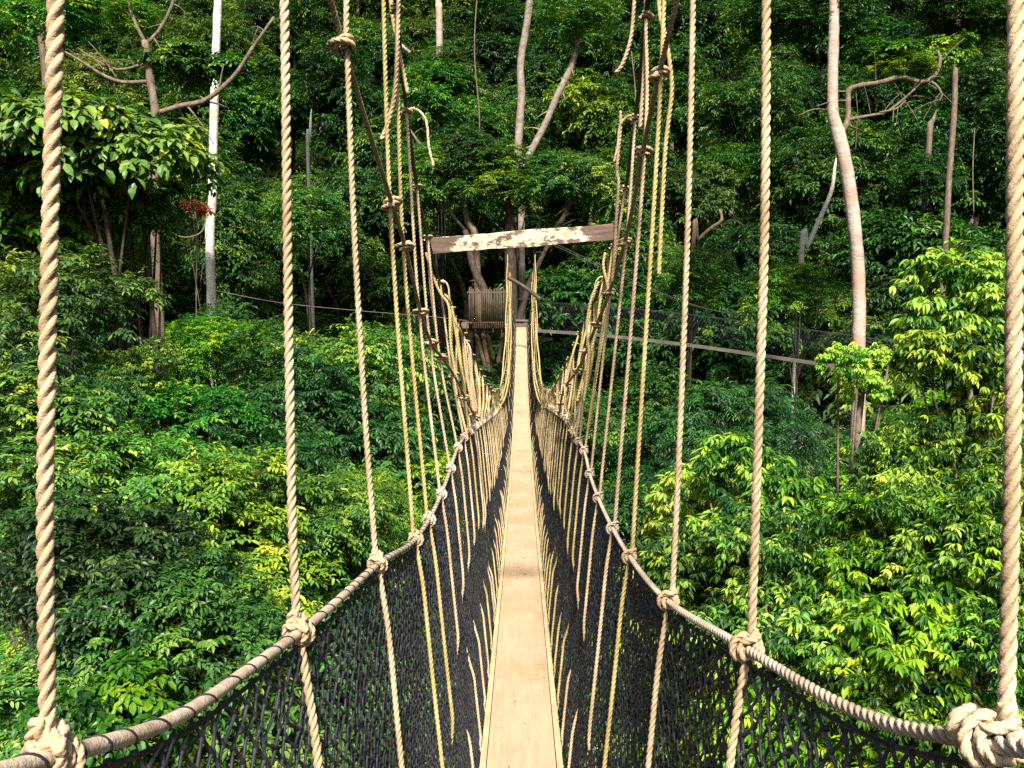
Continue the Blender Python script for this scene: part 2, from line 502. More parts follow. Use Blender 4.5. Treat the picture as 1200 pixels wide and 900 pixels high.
HR_L, HR_R, BLACK, BROWN_L, BROWN_R = map(rescale, (HR_L, HR_R, BLACK, BROWN_L, BROWN_R))
cv = {('hr', -1): (curve(HR_L, 1), curve(HR_L, 2)), ('hr', 1): (curve(HR_R, 1), curve(HR_R, 2)),
      ('bk', -1): (curve(BLACK, 1), curve(BLACK, 2)), ('bk', 1): (curve(BLACK, 1), curve(BLACK, 2)),
      ('br', -1): (curve(BROWN_L, 1), curve(BROWN_L, 2)), ('br', 1): (curve(BROWN_R, 1), curve(BROWN_R, 2))}


def C3(kind, s, d):
    fx, fz = cv[(kind, s)]
    return W3(axis(d) + s*fx(d), d, fz(d))


def U3(s, d, f, outset=0.0, drop=.14, p=2.8, lean=0.0, edge=.165):
    """a point of the U between handrail (f=0) and deck edge underside (f=1)"""
    d = np.asarray(d, float); f = np.asarray(f, float)
    fx, fz = cv[('hr', s)]
    x0, z0 = fx(d), fz(d)
    x = edge + (x0-edge)*(1-np.clip(f, 0, 1)**p) + outset
    z = z0 + (deck_z(d)-drop-z0)*f
    return W3(axis(d) + s*x, d + lean*f, z)


bridge = empty('rope_bridge', W3(0, 13, -1.4))
tag(bridge, 'long sagging rope and plank footbridge with black netting sides, crossing to the tree platform', 'suspension bridge')
BL = np.array(bridge.location)


def part(name, me, parent=None, label=None):
    """mesh is in world coordinates; keeps it there under its parent"""
    p = parent or bridge
    o = bpy.data.objects.new(name, me); COL.objects.link(o)
    # origin of the part at its own mid-point so textures stay local
    o.parent = p
    pl = np.array(p.location) if p.parent is None else np.array(p.location) + np.array(p.parent.location)
    o.location = -pl
    if label: o['label'] = label
    return o


# --- deck boards and edge strips
dcut = [0.15, 1.65, 3.95, 6.45, 8.9, 11.4, 13.9, 16.4, 18.9, 21.4, 24.0, 26.2]
for a, bb in zip(dcut[:-1], dcut[1:]):
    d = np.linspace(a+.007, bb-.007, 14)
    P = W3(axis(d), d, deck_z(d) + RNG.uniform(-.002, .002))
    mb = MB(); V, F = sweep_rect(P, RGT, UPV, .258, .022); mb.add(V, F)
    db = part('deck_board', mb.mesh('deck_board', M['plank'], False))
    for dq in (a+.06, (a+bb)/2, bb-.06):
        for sx_ in (-.105, .105):
            p_ = W3(axis(dq)+sx_+RNG.uniform(-.006, .006), dq, deck_z(dq))
            mb = MB(); V, F = tube_geo([p_-UPV*.004, p_+UPV*.0016], .0042, 8); mb.add(V, F)
            part('screw', mb.mesh('screw', M['ladder'], False), db)
    for s in (-1, 1):
        off = .1445
        P2 = W3(axis(d) + s*off, d, deck_z(d)-.006 + RNG.uniform(-.002, .002))
        mb = MB(); V, F = sweep_rect(P2, RGT, UPV, .023, .03); mb.add(V, F)
        part('edge_strip', mb.mesh('edge_strip', M['edge'], False))
d = np.linspace(.15, 26.2, 90)
mb = MB()
for s in (-1, 1):
    V, F = sweep_rect(W3(axis(d) + s*.125, d, deck_z(d)-.040), RGT, UPV, .03, .06); mb.add(V, F)
for k in np.arange(.3, 26, .3):
    c0 = W3(axis(k), k, deck_z(k)-.07)
    V, F = tube_geo([c0-RGT*.12, c0+RGT*.12], .013, 6); mb.add(V, F)
part('ladder_frame', mb.mesh('ladder_frame', M['ladder'], False))
step_c = W3(axis(26.35), 26.35, deck_z(26.2)+.05)

# --- handrails
HR_R0 = .0069
for s in (-1, 1):
    d = np.concatenate([np.linspace(.19, 4, 140), np.linspace(4.05, 27, 190)])
    P = C3('hr', s, d)
    mb = MB()
    if s < 0:
        V, F = tube_geo(P, HR_R0, 14, step=.012, wob=.015); mb.add(V, F)
        hro = part('handrail_rope', mb.mesh('handrail', M['cover']), label='smooth cloth-covered handrail rope wound with black thread')
        Q, q = resample(P, .0036)
        T, N, B = frames(Q)
        keep = q < 5.5
        Q, q, T, N, B = Q[keep], q[keep], T[keep], N[keep], B[keep]
        ang = 2*np.pi*(q/.047 + .22*np.sin(q*15) + .12*np.sin(q*41))
        H = Q + (HR_R0+.0005)*(np.cos(ang)[:, None]*N+np.sin(ang)[:, None]*B)
        mb = MB(); V, F = tube_geo(H, .0011, 5); mb.add(V, F)
        part('lashing_thread', mb.mesh('lashing', M['cord']), hro)
    else:
        g = rope_geo(P, HR_R0, 15, 9, pitch=.040, phase=.3); mb.add(g[0], g[1], **g[2])
        hro = part('handrail_rope', mb.mesh('handrail', M['rope_grey']), label='bare twisted handrail rope, paler than the hangers')

# --- cables
for s in (-1, 1):
    d = np.concatenate([np.linspace(.2, 7, 130), np.linspace(7.1, 27, 110)])
    mb = MB(); V, F = tube_geo(C3('bk', s, d), .0072, 8, step=.05); mb.add(V, F)
    part('suspension_cable', mb.mesh('cable', M['black_cable']))
    tab = BROWN_L if s < 0 else BROWN_R
    d = np.linspace(tab[0][0], tab[-1][0], 110)
    mb = MB(); g = rope_geo(C3('br', s, d), .0068 if s < 0 else .0080, 10, 8, pitch=.03); mb.add(g[0], g[1], **g[2])
    part('backup_cable', mb.mesh('cable', M['wire']))


# --- knots
def hitch_path(c, t, up, rh, rr, turns=2.0, width=1.0, start=0.0, over=True):
    """a clove-hitch like wrap about a rail of radius rh at c with tangent t"""
    t = t/np.linalg.norm(t)
    u = up - t*(up @ t); u /= np.linalg.norm(u)
    v = np.cross(t, u)
    n = 26
    paths = []
    R = rh + rr*.82
    a = np.linspace(0, turns*2*np.pi, int(n*turns)) + start
    ax = np.linspace(-1, 1, len(a))*rr*1.05*turns*width
    wob = 1 + .05*np.sin(a*1.7+c[1]*9)
    p1 = c + t*ax[:, None] + R*wob[:, None]*(np.cos(a)[:, None]*u+np.sin(a)[:, None]*v)
    if over:                                            # the crossing turn comes back diagonally on top
        a2 = np.linspace(0, 2*np.pi, n) + a[-1]
        ax2 = np.linspace(1, -1, n)*rr*1.05*turns*width
        R2 = rh + rr*(.85 + 1.55*np.clip(np.sin(np.linspace(0, np.pi, n)), 0, 1)**.6)
        p2 = c + t*ax2[:, None] + R2[:, None]*(np.cos(a2)[:, None]*u+np.sin(a2)[:, None]*v)
        p1 = np.concatenate([p1, p2[1:]])
    return p1


def hanger(s, d, mesh_mat, top_px=None, r=.0066, brown=True, near=0.0, weave=None, tail=False, slack=0.0, jx=0.0, twin=0.0):
    """one suspension rope: main cable -> backup cable -> handrail knot -> under the deck"""
    q = (18, 14) if d < 1.5 else (14, 10) if d < 2.7 else (10, 7) if d < 5 else (8, 5) if d < 9 else (6, 4)
    hr = C3('hr', s, d)
    tn = C3('hr', s, d+.05) - C3('hr', s, d-.05); tn /= np.linalg.norm(tn)
    out = RGT*s
    pts = []
    if top_px:
        for (px, py) in top_px: pts.append(at(px, py, d))
        cable_top = None
    else:
        cable_top = C3('bk', s, d + jx)
        pts.append(cable_top + UPV*.007)
        tab = BROWN_L if s < 0 else BROWN_R
        if brown and 1.4 < d < tab[-1][0]:
            pts.append(C3('br', s, d) + out*.004 - FWD*.013)
            if slack: pts[-1] = pts[-1] + out*slack
        elif slack:
            pts.append((cable_top + hr)/2 + out*slack + FWD*slack)
    pts.append(hr + UPV*.029 + out*.007 - FWD*.005)
    pts.append(hr + UPV*.013 + out*.014)
    path_u = smoothpath(pts, 10) if len(pts) > 3 else np.array(pts)
    mb = MB(); g = rope_geo(path_u, r, q[0], q[1]); mb.add(g[0], g[1], **g[2])
    # the lower run, weaving through the netting
    f = np.linspace(.0, 1.0, 40)
    sw = .5 if weave is None else weave
    o_ = -.0105*np.tanh((f-sw)/.03)*np.tanh((f-sw-.24)/.025)
    o_ = o_*np.clip(f/.12, 0, 1)
    low = U3(s, d, f, outset=o_, drop=.10, p=1.10, lean=-.05)
    low[0] = hr - UPV*.006
    cen = W3(axis(d-.05), d-.05, deck_z(d)-.115)
    low = smoothpath(np.concatenate([low[::2], low[-1:]*.3+cen[None]*.7, cen[None]]), 5)
    g = rope_geo(low, r*.97, q[0], q[1]); mb.add(g[0], g[1], **g[2])
    h = part('hanger_rope', mb.mesh('hanger', mesh_mat))
    # knots
    kq = (14, 10) if d < 1.5 else (10, 7) if d < 2.9 else (7, 5)
    if d < 9.5:
        mb = MB()
        kp = hitch_path(hr, tn, UPV + out*.2, HR_R0, r*.80, turns=2.3 if d < 1.7 else 2.0, width=1.0, start=.4*s)
        g = rope_geo(kp, r*.80, kq[0], kq[1]); mb.add(g[0], g[1], **g[2])
        # the standing part tucked round the wraps
        e = hitch_path(hr + UPV*(.013 if d < 1.2 else .016) + out*.004, UPV+tn*.25*s, tn, r*1.0, r*.8, turns=1.0, over=False)
        g = rope_geo(e, r*.8, kq[0], kq[1]); mb.add(g[0], g[1], **g[2])
        if near:
            e = hitch_path(hr + tn*.026 + UPV*.007, tn+UPV*.5, UPV, HR_R0*1.15, r*.9, turns=1.2, over=False)
            g = rope_geo(e, r*.9, kq[0], kq[1]); mb.add(g[0], g[1], **g[2])
        part('knot', mb.mesh('knot', M['rope'] if d < 2.3 else M['rope_grey']), h)
    tab = BROWN_L if s < 0 else BROWN_R
    if not top_px or d > 1.2 and s < 0:
        if brown and 1.4 < d < tab[-1][0]:
            c0 = C3('br', s, d); t0 = C3('br', s, d+.05)-C3('br', s, d-.05)
            ax_k = UPV + (t0/np.linalg.norm(t0))*.12 + RGT*RNG.uniform(-.25, .25)
            mb = MB(); kp = hitch_path(c0 - FWD*.004, ax_k, -FWD, .0125, r*.95, turns=1.7, start=RNG.uniform(0, 6))
            g = rope_geo(kp, r*.95, kq[0], kq[1]); mb.add(g[0], g[1], **g[2])
            e = hitch_path(c0, t0, UPV, .008, r*.8, turns=1.2, over=False, start=1.0)
            g = rope_geo(e, r*.8, kq[0], kq[1]); mb.add(g[0], g[1], **g[2])
            part('knot', mb.mesh('knot', M['rope']), h)
    if not top_px:
        c0 = cable_top; t0 = C3('bk', s, d+jx+.03)-C3('bk', s, d+jx-.03)
        mb = MB(); kp = hitch_path(c0 - UPV*.004, UPV + RGT*RNG.uniform(-.3, .3), -FWD, .0085, r*.85, turns=1.5, start=2.0)
        g = rope_geo(kp, r*.85, kq[0], kq[1]); mb.add(g[0], g[1], **g[2])
        if tail:
            e = c0 - UPV*.006
            dx = -s*RGT if tail > 0 else s*RGT
            ln = abs(tail)*.58
            tp = smoothpath([e, e + dx*.05*ln + UPV*.012, e + dx*.12*ln - UPV*.05*ln, e + dx*(.14*ln) - UPV*.22*ln, e+dx*(.17*ln) - UPV*.34*ln], 8)
            g = rope_geo(tp, r*.9, kq[0], kq[1]); mb.add(g[0], g[1], **g[2])
        part('knot', mb.mesh('knot', mesh_mat), h)
    return h


# nearest three on each side run up out of the frame
hanger(-1, .571, M['rope'], [(70, -420), (66, -20), (58, 300), (53, 600), (55, 850)], near=0, weave=.9, r=.0061)
hanger(-1, 1.096, M['rope'], [(322, -420), (333, 0), (337, 300), (342, 600), (347, 715)], weave=.95)
hanger(-1, 1.645, M['rope'], [(412, -420), (406, 0), (407, 60), (414, 250), (427, 480), (439, 640)], weave=.72)
hanger(1, .562, M['rope'], [(1196, -420), (1191, 0), (1189, 300), (1185, 600), (1179, 830)], near=1, weave=.9, r=.0061)
hanger(1, 1.082, M['rope'], [(900, -420), (898, 0), (896, 260), (888, 520), (881, 735)], weave=.95)
hanger(1, 1.605, M['rope'], [(818, -420), (812, 0), (806, 260), (796, 520), (788, 690)], weave=.95)
left_d = [2.22, 2.54, 2.93, 3.32, 3.70, 4.1, 4.5]
right_d = [2.17, 2.53, 2.97, 3.34, 3.72, 4.1, 4.5]
more = []
q = 4.9
while q < 25.6:
    more.append(q); q += .34 if q < 8.2 else .5 if q < 13 else 1.0
for s, ds in ((-1, left_d+more), (1, right_d+more)):
    for k, d in enumerate(ds):
        if k > 6: d += random.uniform(-.08, .08)
        if s < 0: mm = M['rope_yellow'] if k in (0, 1) or (k > 5 and k % 3 == 0) else M['rope']
        else: mm = M['rope_yellow'] if k in (0, 4, 5, 6, 7, 8) or (k > 8 and k % 2) else M['rope']
        tail = ([0, 0, 1.0, 0, 0, .6, 0, 0, 0, 0, 0] if s < 0 else [0, 0, .8, 0, 0, .6, 0, 0, 0, 0, 0])
        hanger(s, d, mm, weave=([.72, .60, .50][k] if k < 3 else .47) + random.uniform(-.045, .045),
               tail=tail[k] if k < 11 else 0, slack=random.uniform(-.015, .03) if 3 < k < 24 else 0, jx=random.uniform(-.03, .03))


# loose ends and second runs of rope between the cables
def loose(name, px, d, r=.0125, m=None, label=None, dd=0.0):
    d, r = d*.575, r*.6
    P = np.array([at(x, y, d + dd*i) for i, (x, y) in enumerate(px)])
    mb = MB(); g = rope_geo(smoothpath(P, 10), r, 12, 9); mb.add(g[0], g[1], **g[2])
    return part(name, mb.mesh(name, m or M['rope']), label=label)


loose('rope_tail', [(466, -160), (470, -60), (467, 0), (466, 45), (463, 105), (456, 140), (447, 164)], 4.3, .0125, label='loose rope end bent back behind the hangers')
loose('rope_tail', [(443, -150), (452, -50), (460, 20), (467, 55), (478, 110)], 4.5, .0115, M['rope_yellow'])
loose('rope_tail', [(455, -10), (464, 10), (466, 40), (470, 52), (481, 62)], 4.7, .010, M['rope_grey'])
loose('rope_tail', [(738, -160), (744, -40), (742, 20), (738, 50), (729, 76), (721, 86)], 4.3, .011, label='frayed dangling rope end beside the black cable')
loose('rope_tail', [(768, -160), (772, 0), (779, 40), (785, 75), (787, 110), (780, 170), (776, 240), (773, 300), (772, 322)], 4.2, .0125, M['rope_yellow'], label='loose yellowed rope hanging with a taped end')
loose('rope_tail', [(757, -160), (757, 0), (755, 80), (750, 150)], 4.45, .0125)
loose('rope_tail', [(727, 130), (727, 150), (723, 200), (725, 215), (722, 260), (720, 300), (717, 330)], 5.4, .0115)
loose('rope_tail', [(709, 296), (707, 312), (711, 330), (714, 345)], 6.4, .012, M['rope_yellow'])
loose('rope_tail', [(702, 330), (693, 350), (688, 380), (690, 420), (684, 470)], 6.6, .012, M['rope_yellow'])
loose('rope_tail', [(714, 320), (704, 350), (698, 390), (688, 425), (676, 470)], 6.9, .013, M['rope_yellow'])
loose('rope_tail', [(712, 300), (712, 360), (702, 420), (690, 500)], 6.7, .012, M['rope_yellow'])
loose('rope_tail', [(499, 296), (510, 330), (517, 345), (526, 360), (528, 400), (534, 440)], 6.8, .012, M['rope_yellow'])
loose('rope_tail', [(502, 300), (505, 340), (510, 380), (516, 425)], 6.6, .012)
loose('rope_tail', [(517, 342), (527, 352), (533, 376), (541, 392), (545, 430), (552, 470)], 7.4, .012, M['rope_yellow'])
loose('rope_tail', [(545, 398), (551, 410), (553, 440), (559, 480)], 8.3, .012)

# second runs of rope tied between main cable and rail, where the fan is thickest
for s in (-1, 1):
    for k in range(36):
        d0 = RNG.uniform(3.9, 12.5); d1 = d0 + RNG.uniform(-.35, .35)
        a_, b_ = C3('bk', s, d0) - UPV*.004, C3('hr', s, d1) + UPV*.01
        m_ = (a_+b_)/2 + RGT*s*RNG.uniform(-.02, .05) + FWD*RNG.uniform(-.04, .04)
        mb = MB(); g = rope_geo(smoothpath([a_, m_, b_, b_ - UPV*.03 - RGT*s*.012], 8), .0085, 8, 6); mb.add(g[0], g[1], **g[2])
        part('tie_rope', mb.mesh('tie_rope', M['rope_yellow'] if (k+s) % 2 else M['rope']))
    # lengthwise ropes added in place of denser hangers towards the far tree
    dd_ = np.linspace(11.5, 27, 60)
    for k, u in enumerate((.12, .38, .64, .88)):
        P = C3('hr', s, dd_)*(1-u) + C3('bk', s, dd_)*u + RGT*(s*(-.05+.035*k+.010*np.sin(dd_*(.9+.2*k)+k))*np.clip((dd_-11.5)/3, 0, 1))[:, None]
        mb = MB(); g = rope_geo(P, .017, 8, 6, pitch=.12); mb.add(g[0], g[1], **g[2])
        part('bundle_rope', mb.mesh('bundle_rope', M['rope_yellow']))

# --- the spreader between the main cables
c0 = at(505, 288, 3.83); c1 = at(715, 272, 3.74)
mid = (c0+c1)/2; ax_ = (c1-c0); L = np.linalg.norm(ax_)+.03; ax_ /= np.linalg.norm(ax_)
upb = UPV - ax_*(UPV @ ax_); upb /= np.linalg.norm(upb); upb = upb*math.cos(.12)+np.cross(ax_, upb)*math.sin(.12); fb = np.cross(ax_, upb)
n = 40
mb = MB()
tt = np.linspace(-L/2, L/2, n)
hh = .037 + .002*np.sin(tt*12+1) + RNG.normal(0, .0007, n); th_ = .026
prof = [(-1, -1), (-.86, -1.0), (.86, -1.0), (1, -.9), (1, .9), (.88, 1), (-.88, 1), (-1, .9)]
rows = []
for k in range(n):
    rows.append([[tt[k], pf*th_*(1+RNG.normal(0, .01)), pz*hh[k]*(1+RNG.normal(0, .006))] for pf, pz in prof])
V = np.array(rows).reshape(-1, 3); m8 = 8
i, j = np.meshgrid(np.arange(n-1), np.arange(m8), indexing='ij')
F = np.stack([i*m8+j, i*m8+(j+1) % m8, (i+1)*m8+(j+1) % m8, (i+1)*m8+j], -1).reshape(-1, 4)
mb.add(V, [F, np.array([list(range(8))[::-1]]), np.array([[(n-1)*8+k for k in range(8)]])])
bo = part('spreader_beam', mb.mesh('spreader_beam', M['beam'], False), label='timber crossbeam with peeling white paint and bare ends')
R = Matrix((ax_, fb, upb)).transposed()
bo.matrix_parent_inverse = Matrix.Identity(4)
bo.location = Vector(mid) - bridge.location
bo.rotation_euler = R.to_euler()

# --- thin pole tied across near the far end
mb = MB(); V, F = tube_geo(smoothpath([at(595, 325, 22), at(614, 336, 22), at(634, 351, 21.6)], 6), .055, 8); mb.add(V, F)
part('cross_pole', mb.mesh('cross_pole', M['bamboo']), label='thin brown pole tied across the cables at the far end')

# --- safety netting: knotted diamond mesh of black cord
for s in (-1, 1):
    mb = MB()
    NJ = 58
    D = [.17]
    while D[-1] < 26.2:
        D.append(D[-1] + (.036 if D[-1] < 1.2 else .044 if D[-1] < 5 else .060))
    D = np.array(D); NI = len(D)
    jit = RNG.normal(0, .006, (NI, NJ+1)); jf = RNG.normal(0, .0022, (NI, NJ+1))
    J = np.arange(NJ+1)
    half = np.gradient(D)[:, None]*.5
    dd = D[:, None] + np.where(J[None] % 2, half, 0) + jit
    ff = np.clip(J[None]/NJ + jf, 0.0, 1); ff[:, 0] = 0.0; ff[:, -1] = 1
    ff = .012 + .988*ff
    sag = .004*np.sin(dd*4.1)*np.sin(np.pi*ff) + .003*np.sin(dd*9.7+s)*np.sin(2*np.pi*ff)
    P = U3(s, dd, ff, outset=.0+sag, drop=.06, p=1.14, edge=.168)
    for lo, hi, stations, nsd, rad in ((0, 3.6, [(-.03, 1.3), (.12, 1.55), (.22, .9), (.78, .9), (.88, 1.55), (1.03, 1.3)], 5, .0023),
                                       (3.6, 7, [(-.02, 1.2), (.5, .95), (1.02, 1.2)], 4, .0017), (7, 40, [(-.02, 1), (1.02, 1)], 3, .0020)):
        a, bpt = [], []
        for jj in range(NJ):
            pr = (((P[:, jj], P[:, jj+1], dd[:, jj]), (P[1:, jj], P[:-1, jj+1], dd[1:, jj])) if jj % 2 == 0 else
                  ((P[:, jj], P[:, jj+1], dd[:, jj]), (P[:-1, jj], P[1:, jj+1], dd[:-1, jj])))
            for A_, B_, d_ in pr:
                k_ = (d_ >= lo) & (d_ < hi)
                a.append(A_[k_]); bpt.append(B_[k_])
        a = np.concatenate(a); bpt = np.concatenate(bpt)
        t = bpt-a; t /= np.linalg.norm(t, axis=1)[:, None]+1e-9
        n1 = np.cross(t, RGT+FWD*.3); n1 /= np.linalg.norm(n1, axis=1)[:, None]+1e-9
        n2 = np.cross(t, n1)
        ns = len(stations)
        ring = []
        wv = RNG.normal(0, .0012, (len(a), 3))
        for (u, k) in stations:
            c = a*(1-u) + bpt*u + wv*math.sin(math.pi*min(max(u, 0), 1))
            for q_ in range(nsd):
                an = 2*math.pi*q_/nsd
                ring.append(c + rad*k*(math.cos(an)*n1+math.sin(an)*n2))
        V = np.stack(ring, 1).reshape(-1, 3)
        base = np.arange(len(a))[:, None]*(ns*nsd)
        fl = [[k*nsd+q_, k*nsd+(q_+1) % nsd, (k+1)*nsd+(q_+1) % nsd, (k+1)*nsd+q_] for k in range(ns-1) for q_ in range(nsd)]
        F = (base[:, :, None] + np.array(fl)[None]).reshape(-1, 4)
        mb.add(V, [F])
    V, F = tube_geo(P[:, 0] - UPV*.004, .0028, 6); mb.add(V, F)      # selvedge cord threaded under the rail
    V, F = tube_geo(P[:, -1], .0028, 6); mb.add(V, F)
    part('safety_net', mb.mesh('safety_net', M['cord'], True))
# ================================================================== THE TREE PLATFORM AND THE NEXT BRIDGE
def world_part(name, me, p, label=None):
    o = bpy.data.objects.new(name, me); COL.objects.link(o)
    o.parent = p; o.location = -np.array(p.location) - (np.array(p.parent.location) if p.parent else 0)
    if label: o['label'] = label
    return o


pf = empty('tree_platform', at(585, 385, 28.4))
tag(pf, 'small wooden platform with bamboo slat railing at the far end of the bridge', 'platform')
# deck of the platform
mb = MB()
c = at(585, 381, 28.4); c[1] += .6
for k in range(9):
    V, F = box_geo(c + np.array([-1.25 + k*.30, 0, -.03]), .28, 2.6, .06); mb.add(V, F)
world_part('platform_floor', mb.mesh('platform_floor', M['timber'], False), pf)
mb = MB()
for yy in (-1.1, 1.1):
    V, F = box_geo(c + np.array([0, yy, -.14]), 2.9, .12, .15); mb.add(V, F)
world_part('floor_joist', mb.mesh('floor_joist', M['timber'], False), pf)
# slat railing, left of the bridge, front and side
x0, x1 = at(551, 380, 27.4)[0], at(594, 380, 27.4)[0]
zb = at(560, 383, 27.4)[2]; zt = at(560, 338, 27.4)[2]; yb = at(560, 380, 27.4)[1]
mb = MB()
xs = np.linspace(x0, x1, 21)
for k, x in enumerate(xs):
    h = zt - zb + RNG.uniform(-.05, .05)
    V, F = tube_geo([[x, yb+RNG.uniform(-.02, .02), zb-.08], [x+RNG.uniform(-.015, .015), yb, zb+h]], .021, 7); mb.add(V, F)
for k, y in enumerate(np.linspace(yb+.08, yb+2.2, 26)):
    h = zt - zb + RNG.uniform(-.05, .05)
    V, F = tube_geo([[x0-.03, y, zb-.08], [x0-.03+RNG.uniform(-.01, .01), y, zb+h]], .021, 7); mb.add(V, F)
world_part('railing_slats', mb.mesh('railing_slats', M['bamboo']), pf)
mb = MB()
for zz in (zb+.12, zt-.14):
    V, F = tube_geo([[x0-.1, yb+.05, zz], [x1+.05, yb+.05, zz+.01]], .03, 7); mb.add(V, F)
    V, F = tube_geo([[x0+.02, yb, zz], [x0+.02, yb+2.3, zz]], .03, 7); mb.add(V, F)
world_part('railing_rail', mb.mesh('railing_rail', M['timber']), pf)
for (a, b2) in (((556, 385), (571, 437)), ((565, 386), (574, 440)), ((570, 386), (579, 425)), ((590, 387), (583, 430))):
    mb = MB(); V, F = tube_geo([at(a[0], a[1], 27.9), at(b2[0], b2[1], 28.6)], .075, 8, step=.3, wob=.04); mb.add(V, F)
    world_part('brace', mb.mesh('brace', M['timber']), pf)
# the step and bar where the deck meets the platform
mb = MB()
V, F = box_geo(at(613, 383, 26.9), .52, .35, .20); mb.add(V, F)
world_part('step', mb.mesh('step', M['timber'], False), pf, 'reddish brown step at the end of the walkway')
mb = MB(); V, F = tube_geo([at(604, 376, 27.3), at(622, 376.5, 27.3)], .05, 8); mb.add(V, F)
world_part('threshold_bar', mb.mesh('threshold_bar', M['greyboard']), pf, 'pale bar across the entrance')

b2 = empty('distant_rope_bridge', at(800, 402, 26))
tag(b2, 'second rope bridge seen side on, leaving the platform towards the pale forked trunk', 'suspension bridge')
pts = [(628, 386, 28.5), (700, 391, 27.6), (800, 402, 26.6), (900, 416, 25.4), (1000, 431, 24.2), (1060, 441, 23.5)]
P = smoothpath([at(*p) for p in pts], 8)
mb = MB(); V, F = sweep_rect(P, np.array([.25, .95, 0]), np.array([0, 0, 1.]), .30, .085); mb.add(V, F)
world_part('walkway_board', mb.mesh('walkway_board', M['greyboard'], False), b2)
for dy, col in ((-.42, 'a'), (.42, 'b')):
    mb = MB(); off = np.array([.0, dy, .95])
    V, F = tube_geo(P+off, .009, 5); mb.add(V, F)
    world_part('handrail_rope', mb.mesh('handrail_rope', M['cord']), b2)
    mb = MB(); q, s_ = resample(P, .11)
    for k in range(len(q)-5):
        for u in (5, -5):
            if 0 <= k+u < len(q):
                A_ = q[k] + np.array([0, dy*.4, 0]); B_ = q[k+u]+off
                V, F = tube_geo([A_, (A_+B_)/2+np.array([0, dy*.18, -.04]), B_], .0022, 3); mb.add(V, F)
    world_part('safety_net', mb.mesh('safety_net', M['cord'], True), b2)
    up = smoothpath([P[0]+np.array([0, dy*1.6, 3.2]), P[len(P)//2]+np.array([0, dy*1.6, 1.15]), P[-1]+np.array([0, dy*1.6, 2.9])], 12)
    mb = MB(); V, F = tube_geo(up, .014, 5); mb.add(V, F)
    world_part('suspension_cable', mb.mesh('suspension_cable', M['black_cable']), b2)

mb = MB(); V, F = tube_geo(smoothpath([at(250, 340, 29), at(330, 355, 28.8), (at(430, 365, 28.6)), at(505, 371, 28.4), at(556, 377, 28.2)], 8), .013, 6); mb.add(V, F)
o = obj('stay_cable', mb.mesh('stay_cable', M['greyboard']))
tag(o, 'thin grey cable running from the platform into the dark trees', 'cable')

# ================================================================== FOLIAGE
T8 = np.array([[0, 0, 0], [.30, .40, .07], [.68, .36, .05], [1, 0, -.10], [.68, -.36, .05], [.30, -.40, .07], [.30, 0, 0], [.68, 0, -.02]])
F8 = [np.array([[0, 1, 6], [2, 3, 7], [0, 6, 5], [4, 7, 3]]), np.array([[1, 2, 7, 6], [6, 7, 4, 5]])]
T5 = np.array([[0, 0, 0], [.42, .42, .08], [1, 0, -.08], [.42, -.42, .08]])
F5 = [np.array([[0, 1, 2], [0, 2, 3]])]


def leaves(rng, P, A, Nn, L, asp, tint, detail):
    A = A/np.linalg.norm(A, axis=1)[:, None]
    S = np.cross(Nn, A); S /= np.linalg.norm(S, axis=1)[:, None]+1e-9
    Nn = np.cross(A, S)
    T, FF = (T8, F8) if detail else (T5, F5)
    curl = rng.uniform(.02, .34, len(P))
    sc = L*rng.uniform(.62, 1.2, len(P))
    w = T[:, 2][None] - curl[:, None]*(T[:, 0]**2)[None]
    V = P[:, None] + sc[:, None, None]*(T[None, :, 0, None]*A[:, None] + (T[None, :, 1, None]*asp)*S[:, None]*2*.55*2*.5 + w[..., None]*Nn[:, None])
    base = np.arange(len(P))[:, None, None]*len(T)
    F = [(base + f[None]).reshape(-1, f.shape[1]) for f in FF]
    return V.reshape(-1, 3), F, np.repeat(tint, len(T))


def rdir(rng, n):
    v = rng.normal(size=(n, 3)); return v/np.linalg.norm(v, axis=1)[:, None]


